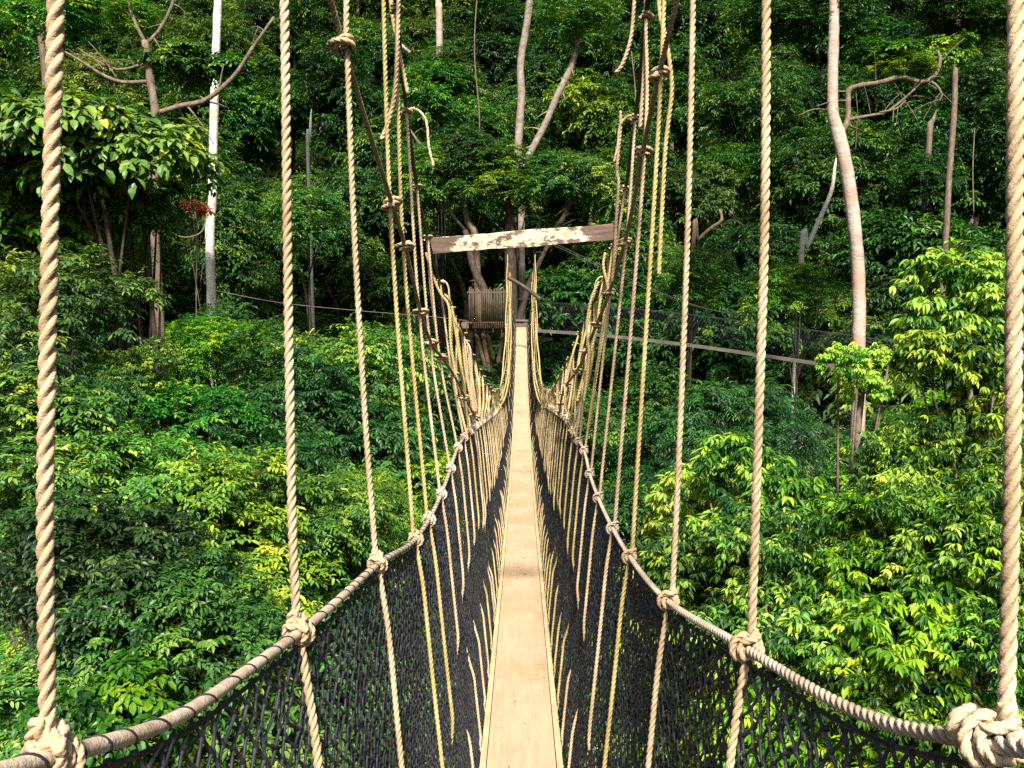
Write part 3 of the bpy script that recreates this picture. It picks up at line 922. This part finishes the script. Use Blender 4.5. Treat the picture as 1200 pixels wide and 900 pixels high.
def gen_crown(name, material, seed, R, nlobe, nclump, twigs, per, L, asp, twigL, style='twig', detail=True, t0=.4, tc=.14, tl=.10, young=.15, yb=.28, lobe=(.34, .55), flat=1.0, shell=(.55, 1.02), droop=.35, stems=True):
    rng = np.random.default_rng(seed)
    R = np.array(R, float)
    lc = rdir(rng, nlobe)*(rng.uniform(.25, 1, nlobe)**.45)[:, None]*.66
    lc[:, 2] *= flat
    lr = rng.uniform(lobe[0], lobe[1], nlobe)
    li = rng.choice(nlobe, nclump, p=lr**2/np.sum(lr**2))
    dr = rdir(rng, nclump); dr[:, 2] = np.where(dr[:, 2] < -.35, -dr[:, 2], dr[:, 2])
    C = (lc[li] + dr*(lr[li]*rng.uniform(*shell, nclump))[:, None])*R
    O = dr + lc[li]*.6; O /= np.linalg.norm(O, axis=1)[:, None]
    ct = rng.normal(0, tc, nclump) + rng.normal(0, tc*.7, nlobe)[li]
    ti = np.repeat(np.arange(nclump), twigs); nt_ = len(ti)
    tdir = O[ti]*.75 + rdir(rng, nt_)*.85; tdir[:, 2] *= .55; tdir[:, 2] += .12
    tdir /= np.linalg.norm(tdir, axis=1)[:, None]
    tl_ = twigL*rng.uniform(.55, 1.25, nt_)
    start = C[ti] + rdir(rng, nt_)*twigL*.22
    yg = ((rng.random(nt_) < young*.35) | ((rng.random(nclump) < young*.85)[ti] & (rng.random(nt_) < .85)))*rng.uniform(.5, 1.2, nt_)*yb
    up = np.array([0, 0, 1.0])
    if style == 'twig':
        k = np.tile(np.arange(per), nt_); ii = np.repeat(np.arange(nt_), per)
        u = (k+.6)/per
        pos = start[ii] + tdir[ii]*(tl_[ii]*u)[:, None]; pos[:, 2] -= droop*tl_[ii]*u**2
        td = tdir[ii].copy(); td[:, 2] -= droop*1.6*u; td /= np.linalg.norm(td, axis=1)[:, None]
        sd = np.cross(td, up); sd /= np.linalg.norm(sd, axis=1)[:, None]+1e-9
        sg = np.where(k % 2, 1.0, -1.0)
        last = k >= per-1
        ang = np.where(last, 0, rng.uniform(.7, 1.15, len(k)))
        A = td*np.cos(ang)[:, None] + sd*(sg*np.sin(ang))[:, None] + rng.normal(0, .16, (len(k), 3))
        A[:, 2] -= rng.uniform(0, .35, len(k))
        Nn = up[None]*1.0 + O[ti[ii]]*.35 + rng.normal(0, .28, (len(k), 3))
        ln = L*np.where(last, 1.15, 1.0)
        tint = t0 + ct[ti[ii]] + yg[ii]*(.35+.65*u) + rng.normal(0, tl, len(k))
    else:                                   # whorls of drooping leaves at the shoot tips
        k = np.tile(np.arange(per), nt_); ii = np.repeat(np.arange(nt_), per)
        tip = start + tdir*tl_[:, None]
        az = k*2.39996 + rng.uniform(0, 6.28, nt_)[ii]
        el = rng.uniform(.05, .55, len(k)) + droop*1.3*rng.random(len(k))
        H = np.stack([np.cos(az), np.sin(az), 0*az], 1)
        A = H*np.cos(el)[:, None] - up*np.sin(el)[:, None] + tdir[ii]*.45
        Nn = up*np.cos(el)[:, None] + H*np.sin(el)[:, None] + rng.normal(0, .16, (len(k), 3))
        pos = tip[ii] - tdir[ii]*(rng.random(len(k))*tl_[ii]*.45)[:, None] + A*.01
        ln = L*np.ones(len(k))
        tint = t0 + ct[ti[ii]] + yg[ii] + rng.normal(0, tl, len(k))
    V, F, tt = leaves(rng, pos, A, Nn, ln, asp, np.clip(tint, 0, 1), detail)
    return mesh_np(name, V, F, material, dict(tint=tt), False)


CR = {}
def tmpl(key, *a, **k): CR[key] = gen_crown('crown_'+key, *a, **k)

# small leaved canopy trees close by
for n_, sd in (('a', 1), ('b', 2), ('c', 3)):
    tmpl('small_'+n_, M['leaf_mid'], sd, (2.0, 2.0, 1.7), 12, 300, 7, 11, .098, .44, .40, t0=.50, tc=.17, young=.22, yb=.36, shell=(.78, 1.08), lobe=(.28, .50))
for n_, sd in (('a', 5), ('b', 6)):
    tmpl('glossy_'+n_, M['leaf_dark'], sd, (2.2, 2.2, 1.9), 11, 300, 6, 11, .115, .45, .45, t0=.52, tc=.16, young=.16, yb=.32)
for n_, sd in (('a', 8), ('b', 9), ('c', 10)):
    tmpl('yellow_'+n_, M['leaf_yellow'], sd, (1.6, 1.6, 1.6), 10, 190, 4, 9, .185, .38, .24, style='whorl', t0=.42, tc=.14, tl=.07, young=.66, yb=.44, lobe=(.28, .5), shell=(.72, 1.06), droop=.6)
for n_, sd in (('a', 12), ('b', 13)):
    tmpl('lance_'+n_, M['leaf_yellow'], sd, (1.9, 1.9, 1.5), 11, 300, 5, 9, .125, .35, .24, style='whorl', t0=.30, tc=.15, tl=.09, young=.30, yb=.44, lobe=(.28, .5), shell=(.72, 1.06), droop=.5)
tmpl('broad_a', M['leaf_mid'], 15, (2.4, 2.0, 1.3), 9, 170, 5, 6, .25, .55, .42, t0=.62, tc=.14, young=.14, yb=.2, droop=.5)
tmpl('broad_b', M['leaf_mid'], 16, (2.0, 2.0, 1.5), 8, 120, 5, 6, .26, .55, .45, t0=.42, tc=.13, young=.15, yb=.22, droop=.5)
tmpl('pinnate_a', M['leaf_dark'], 18, (2.4, 2.4, 1.6), 9, 150, 5, 19, .17, .26, .80, t0=.50, tc=.15, young=.15, yb=.3, droop=.45)
tmpl('pinnate_b', M['leaf_dark'], 19, (2.0, 2.0, 1.7), 8, 120, 5, 19, .16, .26, .75, t0=.45, tc=.15, young=.1, yb=.3, droop=.5)
for n_, sd, t_ in (('a', 21, .40), ('b', 22, .54), ('c', 23, .30), ('d', 24, .48)):
    tmpl('forest_'+n_, M['leaf_far'], sd, (4.0, 4.0, 3.0), 13, 520, 7, 7, [.20, .23, .19, .26][sd-21], .5, .62, detail=False, t0=t_, tc=.16, young=.16, yb=.3)
tmpl('forest_e', M['leaf_dark'], 27, (4.0, 4.0, 3.2), 12, 520, 7, 7, .22, .5, .62, detail=False, t0=.36, tc=.16, young=.10, yb=.3)
tmpl('forest_f', M['leaf_dark'], 28, (3.6, 3.6, 3.4), 14, 480, 6, 8, .27, .45, .7, detail=False, t0=.46, tc=.16, young=.10, yb=.3)
for n_, sd in (('a', 31), ('b', 32)):
    tmpl('tall_'+n_, M['leaf_far'], sd, (2.6, 2.6, 5.0), 13, 430, 7, 7, .20, .48, .6, detail=False, t0=.42, tc=.17, young=.15, yb=.3)
tmpl('red', M['leaf_red'], 40, (.8, .8, .8), 5, 26, 4, 7, .22, .3, .25, style='whorl', t0=.5, tc=.15)


def trunk_mesh(P, R, sides, material, limbs=(), step=None, wob=.03):
    mb = MB()
    V, F = tube_geo(P, R, sides, step=step, wob=wob); mb.add(V, F)
    for LP, LR in limbs:
        V, F = tube_geo(LP, LR, max(5, sides-3), step=step, wob=wob); mb.add(V, F)
    return mb.mesh('trunk', material)


def tree(name, label, cat, cx, crown, scale, group=None, bark='bark_brown', tr=.10, squash=1.0, lean=None, rot=None):
    """crown centre at world point cx, trunk down to the ground, a few limbs into the crown"""
    rng = np.random.default_rng(int(abs(cx[0]*131+cx[1]*717+cx[2]*57)) + 3)
    gx, gy = cx[0] + rng.uniform(-.9, .9), cx[1] + rng.uniform(-.5, 1.2)
    gz = float(ground_z(gx, gy))-.3
    root = empty(name, (gx, gy, gz)); tag(root, label, cat, group)
    c = np.array(cx)
    g = np.array([gx, gy, gz])
    top = c + np.array([0, 0, .15])
    P = smoothpath([g, g+(top-g)*.35+rng.normal(0, .22, 3)*[1, 1, 0], g+(top-g)*.7+rng.normal(0, .22, 3)*[1, 1, 0], top], 4)
    R = np.linspace(tr*1.25, tr*.4, len(P))
    me = CR[crown]
    ext = .8*scale if 'forest' not in crown and 'tall' not in crown else 2.4*scale
    limbs = []
    for k in range(5):
        a = k*1.2566+rng.uniform(-.4, .4)
        s0 = g + (top-g)*rng.uniform(.72, .93)
        e = c + np.array([math.cos(a)*ext, math.sin(a)*ext, rng.uniform(.0, .6)*ext*.8])
        limbs.append((smoothpath([s0, (s0+e)/2+np.array([0, 0, -.12*ext]), e], 4), np.linspace(tr*.45, tr*.12, 9)))
    tm = trunk_mesh(P, R, 8, M[bark], limbs)
    world_part('trunk', tm, root)
    o = bpy.data.objects.new('crown', me); COL.objects.link(o); o.parent = root
    o.location = c - g; o.scale = (scale, scale, scale*squash); o.rotation_euler = (0, 0, rng.uniform(0, 6.28) if rot is None else rot)
    return root


def trunk_tree(name, label, cat, pts, limbs, bark, crowns=(), group=None, sides=12, down=True, bough=None, thin=1.0):
    """a tree whose bare trunk is seen: pts [(px,py,d,radius)...] from top to bottom"""
    P = [at(*p[:3]) for p in pts]; R = [p[3] for p in pts]
    if down:
        b_ = P[-1]; z = float(ground_z(b_[0], b_[1])) - .4
        P.append(np.array([b_[0], b_[1], z])); R.append(R[-1]*1.25)
    base = P[-1]
    root = empty(name, base); tag(root, label, cat, group)
    def dens(P_, R_):
        Q = smoothpath(P_, 6); n = len(P_); return Q, np.interp(np.linspace(0, n-1, len(Q)), np.arange(n), R_)
    Pp, Rr = dens(P, R)
    lm = []
    for l in limbs:
        lm.append(dens([at(*p[:3]) + RNG.normal(0, .03, 3) for p in l], [p[3]*thin for p in l]))
    twigs = []; own = []
    for (LP, LR) in lm:                                   # side twigs along every limb
        n0 = len(twigs)
        for k in range(3, len(LP)-1, 4):
            v = RNG.normal(0, 1, 3)*[1, .6, 1]; v /= np.linalg.norm(v); ln = RNG.uniform(.35, 1.0)
            twigs.append((smoothpath([LP[k], LP[k]+v*ln*.5+[0, 0, .06], LP[k]+v*ln+[0, 0, .02]], 3), np.linspace(LR[k]*.4, .008, 7)))
        own.append(twigs[n0:])
    if bough:
        world_part('trunk', trunk_mesh(Pp, Rr, sides, M[bark], [], step=.2, wob=.05), root)
        for (LP, LR), tw in zip(lm, own):
            world_part('bough', trunk_mesh(LP, LR, 8, M[bough], tw, step=.12, wob=.07), root)
    else:
        world_part('trunk', trunk_mesh(Pp, Rr, sides, M[bark], lm+twigs, step=.2, wob=.05), root)
    for (px, py, d, key, s, sq) in crowns:
        o = bpy.data.objects.new('crown', CR[key]); COL.objects.link(o); o.parent = root
        o.location = at(px, py, d) - base; o.scale = (s, s, s*sq); o.rotation_euler = (0, 0, RNG.uniform(0, 6.28))
    return root


# ---- trees with a bare trunk in view
trunk_tree('pale_tree', 'slender straight tree with white bark rising out of dark foliage left of the hangers', 'tree',
           [(258, -60, 23, .11), (254, 40, 23, .112), (251, 130, 23, .122), (249, 230, 23, .12), (248, 352, 23, .128)], [], 'bark_white',
           [(250, -330, 23, 'forest_b', .8, .7)])
trunk_tree('forked_tree', 'brown tree with long bare curving branches above broad green leaves', 'tree',
           [(170, 48, 17, .07), (176, 92, 17, .08), (183, 140, 17, .09), (182, 210, 17, .085), (183, 300, 17, .09)],
           [[(171, 52, 17, .06), (158, 25, 17, .05), (146, -8, 17, .04), (135, -60, 17, .03)], [(171, 50, 17, .06), (190, 32, 17, .055), (203, -2, 17, .045), (205, -50, 17, .03)],
            [(186, 133, 17, .085), (212, 126, 17, .08), (240, 117, 17, .075), (272, 90, 17, .065), (300, 52, 17, .055), (322, 20, 17, .04)],
            [(176, 97, 17, .06), (145, 98, 17, .055), (122, 88, 17, .05), (100, 72, 17, .04), (78, 62, 17, .03)],
            [(172, 78, 17, .045), (140, 81, 17, .04), (112, 72, 17, .03), (90, 55, 17, .02)]], 'bark_brown',
           [(60, -150, 17.5, 'broad_a', .8, .8), (215, 75, 17.4, 'broad_b', .42, .8), (260, 80, 17.8, 'broad_b', .40, .7), (60, 20, 18, 'small_a', .8, .8), (150, 25, 17.4, 'small_b', .36, .7), (-110, -340, 16.5, 'forest_e', .66, .8)], thin=.72)  # last crown is out of view, added to shade the gap behind
trunk_tree('forked_trunk_tree', 'tall pinkish grey tree whose trunk forks into a stub and a long crooked limb', 'tree',
           [(979, -60, 20, .12), (977, 25, 20, .13), (976, 80, 20, .125), (976, 132, 20, .135), (984, 162, 20, .17), (993, 205, 20, .165), (1001, 262, 20, .16), (1006, 330, 20, .158), (1006, 420, 20, .16), (1003, 540, 20, .17)],
           [[(986, 160, 20, .12), (993, 140, 20, .10), (997, 115, 20, .09), (1001, 104, 20, .085), (1030, 98, 20, .08), (1060, 92, 20, .08), (1078, 97, 20, .075), (1096, 88, 20, .07), (1104, 72, 20, .06), (1100, 58, 20, .045)],
            [(993, 143, 20, .06), (1015, 137, 20, .05), (1040, 131, 20, .05), (1058, 118, 20, .04), (1070, 104, 20, .035)],
            [(1030, 134, 20, .04), (1050, 128, 20, .03), (1062, 116, 20, .02)],
            [(1076, 96, 20, .055), (1094, 96, 20, .045), (1102, 112, 20, .04), (1100, 122, 20, .02)],
            [(976, 130, 20, .03), (955, 128, 20, .025), (935, 135, 20, .02)]], 'bark_pink',
           [(985, -110, 20, 'forest_a', .62, .6), (1090, -75, 20.5, 'forest_c', .55, .55), (1040, 62, 20.6, 'broad_b', .42, .6), (1145, 20, 21, 'forest_c', .42, .7), (925, 20, 21, 'forest_c', .42, .7), (1075, 85, 20.8, 'small_b', .30, .6), (1108, 58, 20.4, 'broad_b', .36, .9), (1010, 100, 20.8, 'small_a', .26, .6), (1055, 78, 20.3, 'small_c', .40, .6)], bough='bark_brown', thin=.72)
trunk_tree('leaning_tree', 'thin pale leaning trunk on the dark slope right of the hangers', 'tree',
           [(980, 185, 27, .015), (978, 198, 27, .05), (974, 225, 27, .065), (958, 262, 27, .08), (946, 290, 27, .085), (938, 318, 27, .09)], [], 'bark_white')
trunk_tree('crooked_tree', 'crooked grey trunk standing in mid slope forest above the beam, the paler of two', 'tree',
           [(624, -30, 36, .17), (618, 25, 36, .16), (610, 75, 36, .165), (611, 115, 36, .17), (607, 180, 36, .18), (610, 250, 36, .19)],
           [[(679, 40, 36, .12), (670, 75, 36, .14), (655, 110, 36, .15), (640, 148, 36, .15), (622, 178, 36, .16), (610, 200, 36, .14)]], 'bark_pale_brown',
           [(680, 30, 35.6, 'small_b', 1.0, .9), (630, -120, 36, 'forest_a', .9, .7)])
trunk_tree('bare_stub_tree', 'short pale dead trunk standing out of the slope foliage above the beam', 'tree',
           [(511, -60, 38, .10), (513, -25, 38, .13), (514, 15, 38, .15), (515, 52, 38, .16)], [], 'bark_pink')
trunk_tree('dead_tree', 'dead brown tree with twisted bare branches left of the crossbeam', 'tree',
           [(536, 155, 30, .06), (540, 190, 30, .09), (543, 225, 30, .10), (548, 260, 30, .12), (560, 330, 30, .13)],
           [[(478, 145, 30, .03), (492, 168, 30, .05), (512, 188, 30, .06), (518, 215, 30, .06), (527, 245, 30, .07), (548, 275, 30, .06)], [(517, 172, 30, .03), (516, 195, 30, .04), (519, 215, 30, .05)]], 'bark_brown')
trunk_tree('vine_hung_tree', 'tall grey brown trunk half hidden on the slope beyond the yellow leaves', 'tree',
           [(1130, -30, 32, .09), (1121, 40, 32, .10), (1118, 130, 32, .11), (1112, 210, 32, .11), (1106, 310, 32, .12)], [], 'bark_brown')
trunk_tree('platform_tree', 'dark tree carrying the platform at the far end of the bridge', 'tree',
           [(594, 168, 29.3, .03), (597, 230, 29.3, .14), (598, 300, 29.3, .21), (600, 390, 29.3, .24), (601, 470, 29.3, .27)],
           [[(545, 270, 28.6, .10), (556, 312, 28.4, .13), (566, 335, 28.2, .15), (577, 358, 28.0, .12)], [(660, 250, 29, .06), (640, 292, 29, .08), (622, 330, 29.2, .11), (606, 380, 29.3, .13)],
            [(690, 210, 29, .06), (668, 240, 29, .08), (655, 262, 29, .09)]], 'bark_dark',
           [(520, 215, 30.2, 'small_b', .9, 1.0), (690, 225, 30, 'small_a', .9, 1.0), (592, 215, 28.9, 'small_c', .95, .8), (650, 205, 29.2, 'glossy_a', .8, .8), (556, 185, 29.6, 'glossy_b', .7, .8)])
trunk_tree('slim_tree', 'slim pale trunk behind the dark foliage beside the third hanger', 'tree',
           [(365, 128, 34, .015), (364, 140, 34, .05), (363, 165, 34, .06), (361, 195, 34, .065)], [], 'bark_white')
trunk_tree('grey_slope_tree', 'broken grey trunk among far foliage right of the forked trunk', 'tree',
           [(1097, 130, 40, .02), (1094, 139, 40, .09), (1090, 150, 40, .13), (1088, 175, 40, .14)], [], 'bark_brown')
trunk_tree('sprawling_tree', 'low grey branch curving through the dark leaves right of the hangers', 'tree',
           [(843, 245, 29.5, .04), (846, 258, 29.5, .06), (832, 268, 29.5, .06), (818, 282, 29.5, .07), (812, 300, 29.5, .08)], [], 'bark_brown')
red = tree('red_leaved_shrub', 'shrub with a tuft of red young leaves beside the white trunk', 'shrub', at(231, 243, 21.5), 'red', .50, tr=.03)

# ---- near trees, each by hand: px, py, distance, crown, scale, label
NEAR = [
 (175, 560, 10.0, 'broad_b', .34, 'small crown of broad drooping leaves poking out of the left canopy'),
 (300, 590, 9.6, 'lance_b', .34, 'tuft of lance shaped yellow green leaves beside the second left hanger'),
 (230, 715, 7.6, 'yellow_c', .28, 'small yellow green tuft above the left handrail'),
 (60, 470, 9.2, 'pinnate_b', .42, 'feathery leaved crown right behind the nearest left rope'),
 (395, 590, 10.8, 'yellow_c', .30, 'yellow flush of new leaves between the second and third left hangers'),
 (120, 830, 6.2, 'broad_b', .30, 'broad leaved sapling low beside the left handrail'),
 (160, 440, 10.8, 'lance_b', .36, 'lance leaved crown with yellow tips under the white trunk'),
 (430, 600, 11.0, 'small_b', .36, 'small bright crown touching the third left hanger'),

 (35, 395, 10.5, 'small_a', .80, 'bright green small leaved tree behind the nearest left rope, reaching highest of its mass'),
 (20, 560, 8.6, 'small_c', .72, 'leafy green tree crown at the left frame edge behind the nearest rope'),
 (185, 535, 11.0, 'small_b', .74, 'sunlit tree crown with yellowish young sprays below the white trunk'),
 (275, 545, 11.0, 'glossy_a', .72, 'glossy leaved tree between the white trunk and the second left hanger'),
 (130, 610, 9.2, 'small_a', .80, 'dense tree crown of small green leaves in the middle of the left canopy'),
 (250, 660, 9.0, 'small_c', .78, 'small leaved tree crown with pale new leaves left of the second hanger'),
 (90, 730, 7.6, 'glossy_b', .66, 'dark glossy tree crown low beside the nearest left rope'),
 (190, 770, 7.6, 'small_b', .66, 'leafy tree crown just above the left handrail'),
 (330, 640, 10.0, 'small_a', .66, 'light green tree crown behind the second left hanger'),
 (60, 870, 6.8, 'small_a', .62, 'green tree crown at the bottom corner under the left handrail knot'),
 (400, 640, 11.5, 'small_c', .66, 'bright tree crown between the second and third left hangers'),
 (345, 760, 8.8, 'glossy_a', .66, 'dark tree crown seen through the left netting below the second hanger'),
 (250, 900, 7.6, 'small_c', .72, 'tree crown seen through the nearest left netting'),
 (430, 820, 10.0, 'small_b', .75, 'tree crown far below seen through the left netting'),
 (400, 470, 17.5, 'small_b', 1.05, 'mid green rounded tree crown behind the third left hanger'),
 (345, 500, 16.0, 'glossy_b', .85, 'shaded tree crown between the second and third left hangers'),
 (455, 545, 16.5, 'glossy_a', .95, 'dark tree crown behind the thin cluster of left hangers'),
 (500, 600, 15.0, 'small_a', .75, 'green tree crown below the thin left hangers, close to the handrail'),
 (330, 455, 19.0, 'glossy_b', .8, 'dark tree crown in the shade behind the second left hanger'),
 (110, 178, 12.0, 'broad_a', .72, 'tree with large drooping bright leaves in front of the forked branches'),
 (30, 165, 12.5, 'broad_b', .70, 'broad leaved tree crown behind the top of the nearest left rope'),
 (60, 240, 12.8, 'broad_b', .62, 'broad leaved tree crown low behind the nearest left rope, under the bright drooping one'),
 (165, 235, 13.0, 'broad_b', .40, 'small broad leaved crown between the forked brown trunk and the nearest rope'),
 (125, 268, 13.6, 'small_b', .60, 'small leaved tree crown filling in below the broad drooping leaves'),
 (40, 285, 14.0, 'glossy_a', .75, 'dark leafed tree crown under the broad bright leaves'),
 (1150, 365, 9.6, 'yellow_a', .70, 'tree with vivid yellow green young leaves, tallest beside the nearest right rope'),
 (1135, 470, 9.0, 'yellow_b', .62, 'yellow green tree crown behind the nearest right rope'),
 (1010, 438, 9.4, 'yellow_c', .34, 'drooping yellow green spray of leaves in front of the pale forked trunk'),
 (1095, 560, 9.2, 'lance_a', .60, 'dark green tree crown with bright tips under the yellow leaved tree'),
 (985, 655, 8.8, 'yellow_a', .60, 'yellow green tree crown right of the second right hanger'),
 (885, 600, 9.6, 'yellow_b', .66, 'bright yellow tree crown right behind the second right hanger'),
 (820, 600, 11.0, 'yellow_c', .66, 'yellow green tree crown between the third and second right hangers'),
 (930, 600, 11.5, 'lance_b', .50, 'green tree crown beneath the foot of the pale forked trunk'),
 (1080, 660, 7.8, 'lance_b', .72, 'lance leaved green tree crown left of the nearest right rope'),
 (955, 715, 7.8, 'lance_a', .72, 'lance leaved tree crown just above the right handrail'),
 (1160, 610, 7.4, 'lance_a', .62, 'lance leaved tree crown behind the lower half of the nearest right rope'),
 (1090, 780, 6.8, 'yellow_b', .60, 'bright tipped tree crown above the big knot of the right handrail'),
 (850, 700, 9.6, 'lance_b', .72, 'green tree crown behind the second right handrail knot'),
 (1185, 760, 6.4, 'lance_b', .5, 'dark tree crown at the right frame edge beside the big knot'),
 (980, 860, 7.0, 'lance_a', .66, 'lance leaved tree crown seen through the right netting'),
 (1090, 900, 6.4, 'lance_a', .60, 'tree crown in the bottom right corner under the handrail'),
 (840, 850, 9.0, 'lance_b', .80, 'green tree crown low down behind the right netting'),
 (770, 640, 13.5, 'glossy_a', .72, 'dark tree crown behind the third right hanger'),
 (755, 800, 11.5, 'lance_a', .72, 'tree crown deep below seen through the netting near the deck'),
 (865, 505, 15.5, 'pinnate_a', .62, 'dark tree with feathery fronds right of the third right hanger'),
 (790, 560, 15.0, 'pinnate_b', .66, 'feathery leaved dark tree between the third right hanger and the thinner ones'),
 (905, 508, 18.0, 'pinnate_b', .70, 'dark frond leaved tree under the second bridge, beside the second right hanger'),
 (760, 512, 19.0, 'glossy_b', .80, 'dark tree crown beneath the second bridge behind the thin right hangers'),
 (690, 500, 23.0, 'glossy_a', 1.0, 'dark tree crown right of the walkway end below the second bridge'),
 (550, 482, 24.0, 'glossy_b', .9, 'dark tree crown left of the walkway end beneath the platform'),
 (362, 262, 31.0, 'small_b', .95, 'rounded tree crown hiding the foot of the slim pale trunk'),
 (936, 350, 26.4, 'small_a', .90, 'tree crown hiding the foot of the thin leaning trunk'),
 (518, 92, 36.5, 'forest_b', .42, 'light green tree crown right under the short dead trunk'),
 (606, 232, 33.0, 'forest_a', .40, 'tree crown above the middle of the crossbeam'),
 (262, 392, 21.0, 'glossy_a', .62, 'dark tree crown hiding the foot of the white trunk'),
 (1088, 212, 38.5, 'forest_b', .42, 'light tree crown below the broken grey trunk'),
 (514, 130, 35.5, 'small_c', 1.3, 'tree crown on the slope under the light green one, left of the crooked trunk'),
 (506, 196, 34.5, 'glossy_a', 1.2, 'dark tree crown on the slope right beside the loose rope ends'),
 (252, 418, 19.0, 'small_b', .62, 'tree crown with pale sprays hiding the lowest part of the white trunk'),
 (812, 332, 28.2, 'small_b', .85, 'tree crown hiding the foot of the low curving grey branch'),
 (480, 450, 22.0, 'pinnate_b', .9, 'dark tree crown in the gap behind the left hangers'),
]
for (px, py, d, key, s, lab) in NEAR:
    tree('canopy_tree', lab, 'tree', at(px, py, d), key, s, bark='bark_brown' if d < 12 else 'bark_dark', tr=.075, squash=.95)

tree('shade_tree', 'tall tree with its dark crown above the view, added to shade the slope behind the nearest left rope', 'tree', np.array([-17.0, 29.0, 33.5]), 'forest_e', 1.15, tr=.22)  # crown out of view, added to cast shade on the left slope

# ---- valley trees under and around the bridge
rng = np.random.default_rng(77)
cnt = 0
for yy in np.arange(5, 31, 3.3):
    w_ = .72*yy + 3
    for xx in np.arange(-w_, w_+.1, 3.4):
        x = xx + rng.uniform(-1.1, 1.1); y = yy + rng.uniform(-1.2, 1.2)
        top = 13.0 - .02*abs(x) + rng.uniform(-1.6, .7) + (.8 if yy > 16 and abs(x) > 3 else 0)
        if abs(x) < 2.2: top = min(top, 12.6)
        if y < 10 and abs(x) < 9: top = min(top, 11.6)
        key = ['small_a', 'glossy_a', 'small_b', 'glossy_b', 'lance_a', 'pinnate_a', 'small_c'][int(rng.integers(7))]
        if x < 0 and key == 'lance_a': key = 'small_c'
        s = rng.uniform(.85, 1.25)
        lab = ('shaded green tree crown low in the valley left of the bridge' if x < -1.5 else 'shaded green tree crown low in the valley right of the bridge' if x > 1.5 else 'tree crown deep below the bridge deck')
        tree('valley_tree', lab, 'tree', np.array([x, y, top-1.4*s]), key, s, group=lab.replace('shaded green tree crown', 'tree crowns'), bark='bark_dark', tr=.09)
        cnt += 1

# ---- trees on the far slope
fs = ['forest_a', 'forest_b', 'forest_c', 'forest_d', 'tall_a', 'tall_b']
for yy in np.arange(32, 100, 4.9):
    w_ = .70*yy + 5
    for xx in np.arange(-w_, w_+.1, 5.4):
        x = xx + rng.uniform(-2.0, 2.0); y = yy + rng.uniform(-2.0, 2.0)
        if abs(x) < 3.5 and y < 34: continue
        dk = x < 8 and y < 45  # darker-leaved crowns stand in for shade on the lower slope
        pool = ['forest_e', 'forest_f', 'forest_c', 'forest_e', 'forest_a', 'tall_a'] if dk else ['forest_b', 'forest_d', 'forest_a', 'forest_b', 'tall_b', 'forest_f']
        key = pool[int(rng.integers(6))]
        s = rng.uniform(.62, 1.2)
        gz = float(ground_z(x, y))
        h = rng.uniform(4.6, 8.2) + (2.0 if key.startswith('tall') else 0)
        side = 'left of' if x < -5 else 'right of' if x > 5 else 'behind'
        row = 'lower' if y < 46 else 'middle' if y < 62 else 'upper'
        form = 'narrow tall' if key.startswith('tall') else 'round topped'
        lab = f'{form} rainforest tree on the {row} far slope {side} the crossbeam'
        tree('rainforest_tree', lab, 'tree', np.array([x, y, gz+h]), key, s, group=f'{form} trees on the {row} far slope {side} the crossbeam', bark='bark_brown' if rng.random() < .5 else 'bark_dark', tr=.16)
        cnt += 1

# ---- undergrowth that covers the slope between the trunks
n = 42000
x = rng.uniform(-80, 80, n); y = rng.uniform(20, 110, n); k = np.abs(x) < .75*y+6
x, y = x[k], y[k]
lift = rng.uniform(0, 1, len(x))**2*3.2
Pp = np.stack([x, y, ground_z(x, y)+.25+lift], 1)
rep = 5
Pp = np.repeat(Pp, rep, 0) + rng.normal(0, .33, (len(Pp)*rep, 3))
A = rdir(rng, len(Pp)); A[:, 2] -= .3
Nn = np.array([0, -.35, 1.0])[None] + rng.normal(0, .4, (len(Pp), 3))
V, F, tt = leaves(rng, Pp, A, Nn, .40*np.ones(len(Pp)), .5, np.clip(rng.normal(.38, .16, len(Pp)), 0, 1), False)
o = obj('undergrowth', mesh_np('undergrowth', V, F, M['leaf_far'], dict(tint=tt)))
tag(o, 'dark leafy undergrowth covering the far slope between the trees', 'undergrowth', kind='stuff')

# ---- lianas
for k, pts in enumerate([[(560, -20, 31), (556, 60, 31), (562, 150, 31), (552, 210, 31)], [(1142, 150, 30), (1140, 200, 30), (1141, 250, 30)], [(740, 60, 33), (745, 120, 33), (741, 190, 33)],
                        [(193, 268, 18), (215, 278, 18), (236, 272, 18), (243, 250, 18)], [(125, 352, 15), (150, 356, 15), (175, 352, 15), (187, 345, 15)], [(0, 420, 10), (14, 405, 10), (38, 392, 10), (44, 398, 10)]]):
    mb = MB(); V, F = tube_geo(smoothpath([at(*p) for p in pts], 8), .018 if k > 2 else .022, 5); mb.add(V, F)
    o = obj('liana', mb.mesh('liana', M['bark_brown']))
    tag(o, ['thin liana hanging in front of the slope left of the crooked trunk', 'long liana hanging on the right slope beside the grey brown trunk', 'liana hanging right of the crooked trunk on the slope',
            'pale curved vine looping under the red leaves', 'thin pale vine arching over the dark gap', 'bare pale vine behind the nearest left rope'][k], 'liana')
